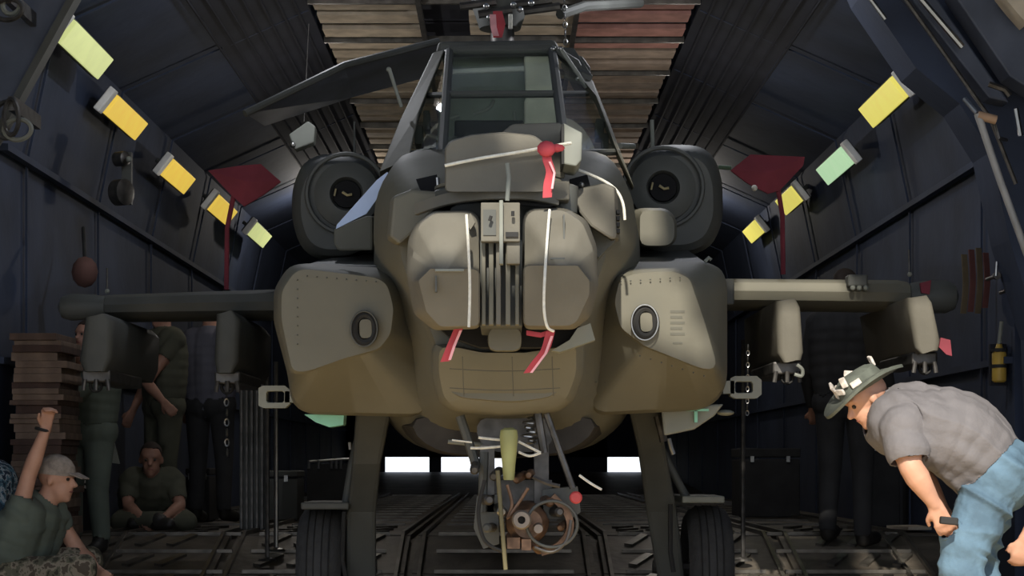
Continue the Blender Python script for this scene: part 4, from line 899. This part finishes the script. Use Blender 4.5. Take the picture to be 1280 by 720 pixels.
    if hair:
        mh = MB(); rings = []
        for i in range(7):
            th = math.radians(12+i*13); rings.append([hp_(-.016+.101*math.sin(th)*math.cos(q), .081*math.sin(th)*math.sin(q), .032+.096*math.cos(th)-(.03 if (math.cos(q) < 0 and i > 4) else 0)) for q in [2*math.pi*k/20 for k in range(20)]])
        # keep the face free: lift the front of lower rings
        for i in range(4, 7):
            for k in range(20):
                if math.cos(2*math.pi*k/20) > .35: rings[i][k] = rings[3][k].copy()
        mh.loft(rings, True, True).build('hair', hairm, root, smooth=True)
    if hat == 'cap':
        rings = [[hp_(-.012+.106*math.sin(math.radians(a))*math.cos(q), .085*math.sin(math.radians(a))*math.sin(q), .038+.098*math.cos(math.radians(a))) for q in [2*math.pi*k/24 for k in range(24)]] for a in (4, 25, 45, 65, 85, 96)]
        hb = MB().loft(rings).build('cap', capm, root, smooth=True)
        MB().loft([[hp_(.085+u*.075, y_*(1-u*.35), .042-u*.022+(.006 if k_ else 0)) for y_, k_ in ((-.06, 0), (-.02, 0), (.02, 0), (.06, 0), (.06, 1), (.02, 1), (-.02, 1), (-.06, 1))] for u in (0, .5, 1)]).build('cap_peak', capm, hb, smooth=True)
    if hat == 'brim':
        pr2 = [(.052, .178, 1), (.066, .180, 1), (.071, .165, 1), (.074, .10, 1), (.085, .096, 0), (.118, .088, 0), (.134, .06, 0), (.139, .01, 0)]
        rings = []
        for h, r_, br in pr2:
            rings.append([hp_(-.01+r_*1.12*math.cos(q), r_*math.sin(q), h+(.022*math.cos(2*q)*-1*(r_/.165) if br else 0)) for q in [2*math.pi*k/36 for k in range(36)]])
        hb = MB().loft(rings).build('brimmed_hat', hatm, root, smooth=True)
        for q_ in range(11):
            a_ = -1.2+q_*.42; z_ = .098+.03*(q_ % 3 == 1); r_ = .100
            MB().box(hp_(-.01+r_*1.08*math.cos(a_), r_*math.sin(a_), z_), (.012, .044, .026), R@Matrix.Rotation(a_, 3, 'Z')@Matrix.Rotation(q_*1.7, 3, 'X')).build('cloth_patch', patchm, hb, bevel=.004)
    return root
def g3(px, d, z): return Vector((P(px, 0, d).x, d, z))

# bending man at the right
D = 7.75
person('man in grey tee, blue jeans and brimmed hat bending forward with hand on knee', dict(
    hL=P(1240, 592, D+.10), hR=P(1246, 594, D-.10), mid=P(1192, 543, D), sL=P(1131, 524, D+.20), sR=P(1128, 533, D-.20),
    kL=P(1218, 694, D+.14), aL=g3(1232, D+.14, .10), tL=g3(1188, D+.14, .045), kR=P(1202, 688, D-.14), aR=g3(1212, D-.14, .10), tR=g3(1165, D-.16, .045),
    eL=P(1150, 592, D+.22), wL=P(1180, 640, D+.17), eR=P(1138, 583, D-.25), wR=P(1168, 630, D-.22), nR=(.3, 1, 0), gR=(.45, .1, -.9), gL=(.45, 0, -.9), nL=(.3, -1, 0),
    neck=P(1112, 514, D), head=P(1084, 500, D)),
    (-.80, -.12, -.55), teeshirt, jeans, skin, voxel=.0065, sleeve=.58, headup=(-.30, 0, .95), hat='brim', hair=False, hs=.93, curl=.5, bulk=1.16, fold=.024)
tag(MB().box(P(1186, 651, 7.45), (.07, .03, .03), Matrix.Rotation(.1, 3, 'Y')).build('pocket_torch', blackm, None, bevel=.006), 'small black torch held at the bending man\'s thigh', 'torch')

# squatting man with raised fist, left
D = 10.0
person('man in green tee, camouflage trousers and tan cap squatting with a raised fist', dict(
    hL=P(20, 716, D+.12), hR=P(14, 722, D-.12), mid=P(30, 676, D), sL=P(66, 642, D+.17), sR=P(22, 646, D-.17),
    kL=P(112, 700, D+.2), aL=g3(60, D+.2, .10), tL=g3(98, D+.25, .045), kR=P(104, 710, D-.25), aR=g3(52, D-.2, .10), tR=g3(92, D-.25, .045),
    eL=P(100, 690, D+.22), wL=P(120, 712, D+.05), eR=P(36, 594, D-.15), wR=P(57, 537, D-.15), gR=(.12, 0, 1), nR=(.6, -.8, .1),
    neck=P(56, 630, D), head=P(72, 600, D)),
    (.93, -.25, -.1), greencloth, camo, skin, voxel=.009, sleeve=.3, hat='cap', hair=False, hs=1.0, curl=1.15, fold=.012)
tag(MB().torus(P(53, 537, 9.85), (.25, 0, 1), .032, .009, 16, 6).build('wristwatch', blackm, None, smooth=True), 'black wristwatch on the raised wrist at the left', 'watch')
# patterned-shirt person cut by left edge
D = 10.72
person('person in blue and white patterned shirt crouching at the left picture edge', dict(
    hL=g3(-34, D+.12, .35), hR=g3(-38, D-.12, .35), sL=P(-2, 600, D+.18), sR=P(-10, 604, D-.18), kL=g3(16, D+.2, .5), aL=g3(0, D+.2, .1), tL=g3(40, D+.2, .045),
    kR=g3(8, D-.2, .5), aR=g3(-12, D-.2, .1), tR=g3(28, D-.2, .045), eL=P(8, 640, D+.2), wL=P(22, 664, D+.1), eR=P(-2, 640, D-.22), wR=P(10, 668, D-.22), head=P(-24, 552, D)),
    (.9, -.3, 0), tealpat, darkcloth, skin2, sleeve=.9, curl=.8)
# squatting man facing us
D = 13.5
person('man in olive tee sitting cross-legged on the bay floor with forearms on his knees', dict(
    hL=g3(176, D+.22, Z0+.13), hR=g3(204, D+.22, Z0+.13), mid=P(190, 634, D+.15), sL=P(161, 602, D), sR=P(219, 602, D),
    kL=P(150, 652, D-.18), aL=g3(196, D-.36, Z0+.09), tL=g3(212, D-.40, Z0+.06), kR=P(234, 652, D-.18), aR=g3(182, D-.28, Z0+.09), tR=g3(166, D-.30, Z0+.06),
    eL=P(160, 632, D-.15), wL=P(176, 645, D-.32), eR=P(225, 632, D-.15), wR=P(208, 645, D-.32), gL=(.6, -.3, -.6), gR=(-.6, -.3, -.6), head=P(189, 575, D-.08)),
    (.1, -1, -.15), olivecloth, olivecloth, skin2, curl=.9)
def stander(px, d, top, label, shirt, tr, sk, face, arms=None, sleeve=.6, **kw):
    s = top/1.78; f = Vector(face).normalized(); lat = Vector((f.y, -f.x, 0)); x = P(px, 0, d).x; b = Vector((x, d, zf(d)+.01)); s = (top-b.z)/1.78
    J = dict(hL=b-lat*.10+Vector((0, 0, .93*s)), hR=b+lat*.10+Vector((0, 0, .93*s)), sL=b-lat*.19+Vector((0, 0, 1.44*s)), sR=b+lat*.19+Vector((0, 0, 1.44*s)),
             kL=b-lat*.11+f*.03+Vector((0, 0, .5*s)), kR=b+lat*.11+f*.03+Vector((0, 0, .5*s)), aL=b-lat*.12+Vector((0, 0, .1)), aR=b+lat*.12+Vector((0, 0, .1)),
             tL=b-lat*.14+f*.17+Vector((0, 0, .045)), tR=b+lat*.14+f*.17+Vector((0, 0, .045)),
             eL=b-lat*.26+Vector((0, 0, 1.14*s)), eR=b+lat*.26+Vector((0, 0, 1.14*s)), wL=b-lat*.27+f*.12+Vector((0, 0, .90*s)), wR=b+lat*.27+f*.12+Vector((0, 0, .90*s)),
             head=b+f*.02+Vector((0, 0, 1.66*s)))
    if arms: J.update(arms)
    J.update({k_: Vector((J[k_].x, J[k_].y, zf(J[k_].y)+(.11 if k_[0] == 'a' else .055))) for k_ in ('aL', 'aR', 'tL', 'tR')})
    return person(label, J, face, shirt, tr, sk, sleeve=sleeve, hs=s*.98, **kw)
D = 14.5
stander(205, D, 2.14, 'man in olive tee and trousers standing with a bare arm bent, behind the left wing', olivecloth, olivecloth, skin2, (-.75, -.6, 0), dict(eL=P(183, 478, D-.3), wL=P(204, 502, D-.42)), sleeve=.35)
stander(262, 14.9, 2.18, 'person in blue grey tee and dark trousers standing behind the inner left pylon', greycloth, darkcloth, skin2, (.3, 1, 0))
D = 12.2
stander(110, D, 1.80, 'person in grey green coveralls with lifted arms beside the stacked boards', greencloth, greencloth, skin2, (-.5, -.8, 0), dict(eL=P(86, 500, D-.2), wL=P(92, 462, D-.3)), sleeve=1.5)
D = 12.3
stander(1056, D, 2.14, 'dim person in dark clothes standing in shade left of the bending man', darkcloth, darkcloth, skin2, (.5, .8, 0), sleeve=1.5)
# person at right edge, kneeling mostly outside the frame
D = 8.6
person('person crouching at the lower right edge, only a bare forearm and hand showing', dict(
    hL=g3(1372, D+.12, .35), hR=g3(1372, D-.12, .35), sL=P(1345, 590, D+.18), sR=P(1335, 595, D-.18), kL=g3(1310, D+.2, .42), aL=g3(1355, D+.2, .1), tL=g3(1315, D+.2, .045),
    kR=g3(1330, D-.2, .40), aR=g3(1365, D-.2, .1), tR=g3(1325, D-.2, .045), eL=P(1320, 640, D+.2), wL=P(1310, 680, D+.1), eR=P(1304, 636, D-.22), wR=P(1282, 672, D-.28), gR=(-.3, 0, -1), head=P(1322, 545, D)),
    (-.9, -.3, -.2), greencloth, darkcloth, skin, sleeve=.6, curl=.7)

# ------------------------------------------------------------------ clutter in the dark sides
def crate(x0, y0, x1, y1, d, depth, m, label, base=0.43):
    a, b = P(x0, y1, d), P(x1, y0, d); h = b.z-base; cx = (a.x+b.x)/2; w_ = b.x-a.x
    t = thing('equipment_case', (cx, d+depth/2, base), label, 'case')
    MB().box((cx, d+depth/2, base+h*.42), (w_, depth, h*.84)).build('case_body', m, t, bevel=.01)
    MB().box((cx, d+depth/2, base+h*.93), (w_*1.02, depth*1.02, h*.13)).build('case_lid', m, t, bevel=.01)
    for s in (-.3, .3): MB().box((cx+s*w_, d-.01, base+h*.84), (.03, .02, .05)).build('case_latch', steel, t)
    return t
crate(232, 585, 262, 640, 15.3, .5, darkcloth, 'black equipment case on the floor right of the far squatting man')
crate(300, 588, 372, 650, 15.5, .5, dkpaint, 'low dark case on the floor behind the left main wheel')
crate(925, 560, 1000, 660, 16.5, .6, darkcloth, 'black case on the floor right of the right main wheel')
crate(1085, 540, 1125, 660, 13.9, .5, darkcloth, 'tall black case in shade behind the bending man')
t = thing('paper_sheet', P(139, 562, 13.1), 'pale grey paper sheet standing between the small cloth shelf and the far squatting man', 'paper')
MB().prism(PP(13.1, (126, 545), (141, 545), (150, 580), (134, 578)), (0, .01, 0)).build('sheet', grpaint, t)
for i, (x, y) in enumerate(((95, 585), (100, 594), (106, 602), (112, 611))):
    tag(MB().box(P(x, y, 13.0), (.09, .06, .014), Matrix.Rotation(.15*i, 3, 'Y')).build('folded_cloth', patchm), ['topmost', 'second', 'third', 'lowest'][i]+' pale folded cloth in the small pile right of the tan cap', 'cloth', 'pale folded cloths right of the tan cap')
t = thing('small_shelf', P(104, 625, 13.2), 'small black shelf carrying pale cloths by the squatting man', 'shelf')
MB().pbox(88, 588, 122, 592, 13.03, .2).pbox(92, 597, 126, 599.5, 13.03, .2).pbox(96, 605, 128, 608, 13.03, .2).pbox(100, 614, 130, 617, 13.03, .2).build('shelf_board', blackm, t)
MB().box((P(110, 0, 13.3).x, 13.3, .64), (.16, .06, .42)).build('shelf_back', darkcloth, t)
# corrugated vertical panel under inner left wing
t = thing('ribbed_panel', P(318, 600, 13.2), 'dark ribbed metal panel standing behind the left fairing', 'panel')
MB().box((P(318, 0, 13.3).x, 13.3, 1.0), (.20, .04, 1.13)).build('panel_sheet', dkpaint, t)
for i in range(6): MB().box((P(302+i*6.4, 0, 13.25).x, 13.26, 1.0), (.014, .03, 1.11)).build('panel_rib', dsteel, t)
# bright aluminium ladder-like rail in the left background
t = thing('roller_rack', P(420, 590, 17.5), 'low rack with bright fittings behind the left gear leg', 'rack')
MB().tube([P(386, 577, 17.5), P(444, 573, 17.5)], .012).build('rack_rail', steel, t)
for x in (386, 398, 414, 420, 426, 438): MB().tube([P(x, 575, 17.5), P(x, 586, 17.5)], .014).build('rack_fitting', steel, t)
MB().box((P(415, 0, 17.5).x, 17.55, .66), (.46, .06, .46)).build('rack_frame', blackm, t)
# pale board on the right floor
tag(MB().prism([(2.66, 13.35, Z0+.022), (2.74, 13.02, Z0+.022), (2.90, 13.02, Z0+.022), (2.90, 13.5, Z0+.022)], (0, 0, .02)).build('pale_board', beige), 'pale board lying flat on the floor just left of the bending man\'s legs', 'board')
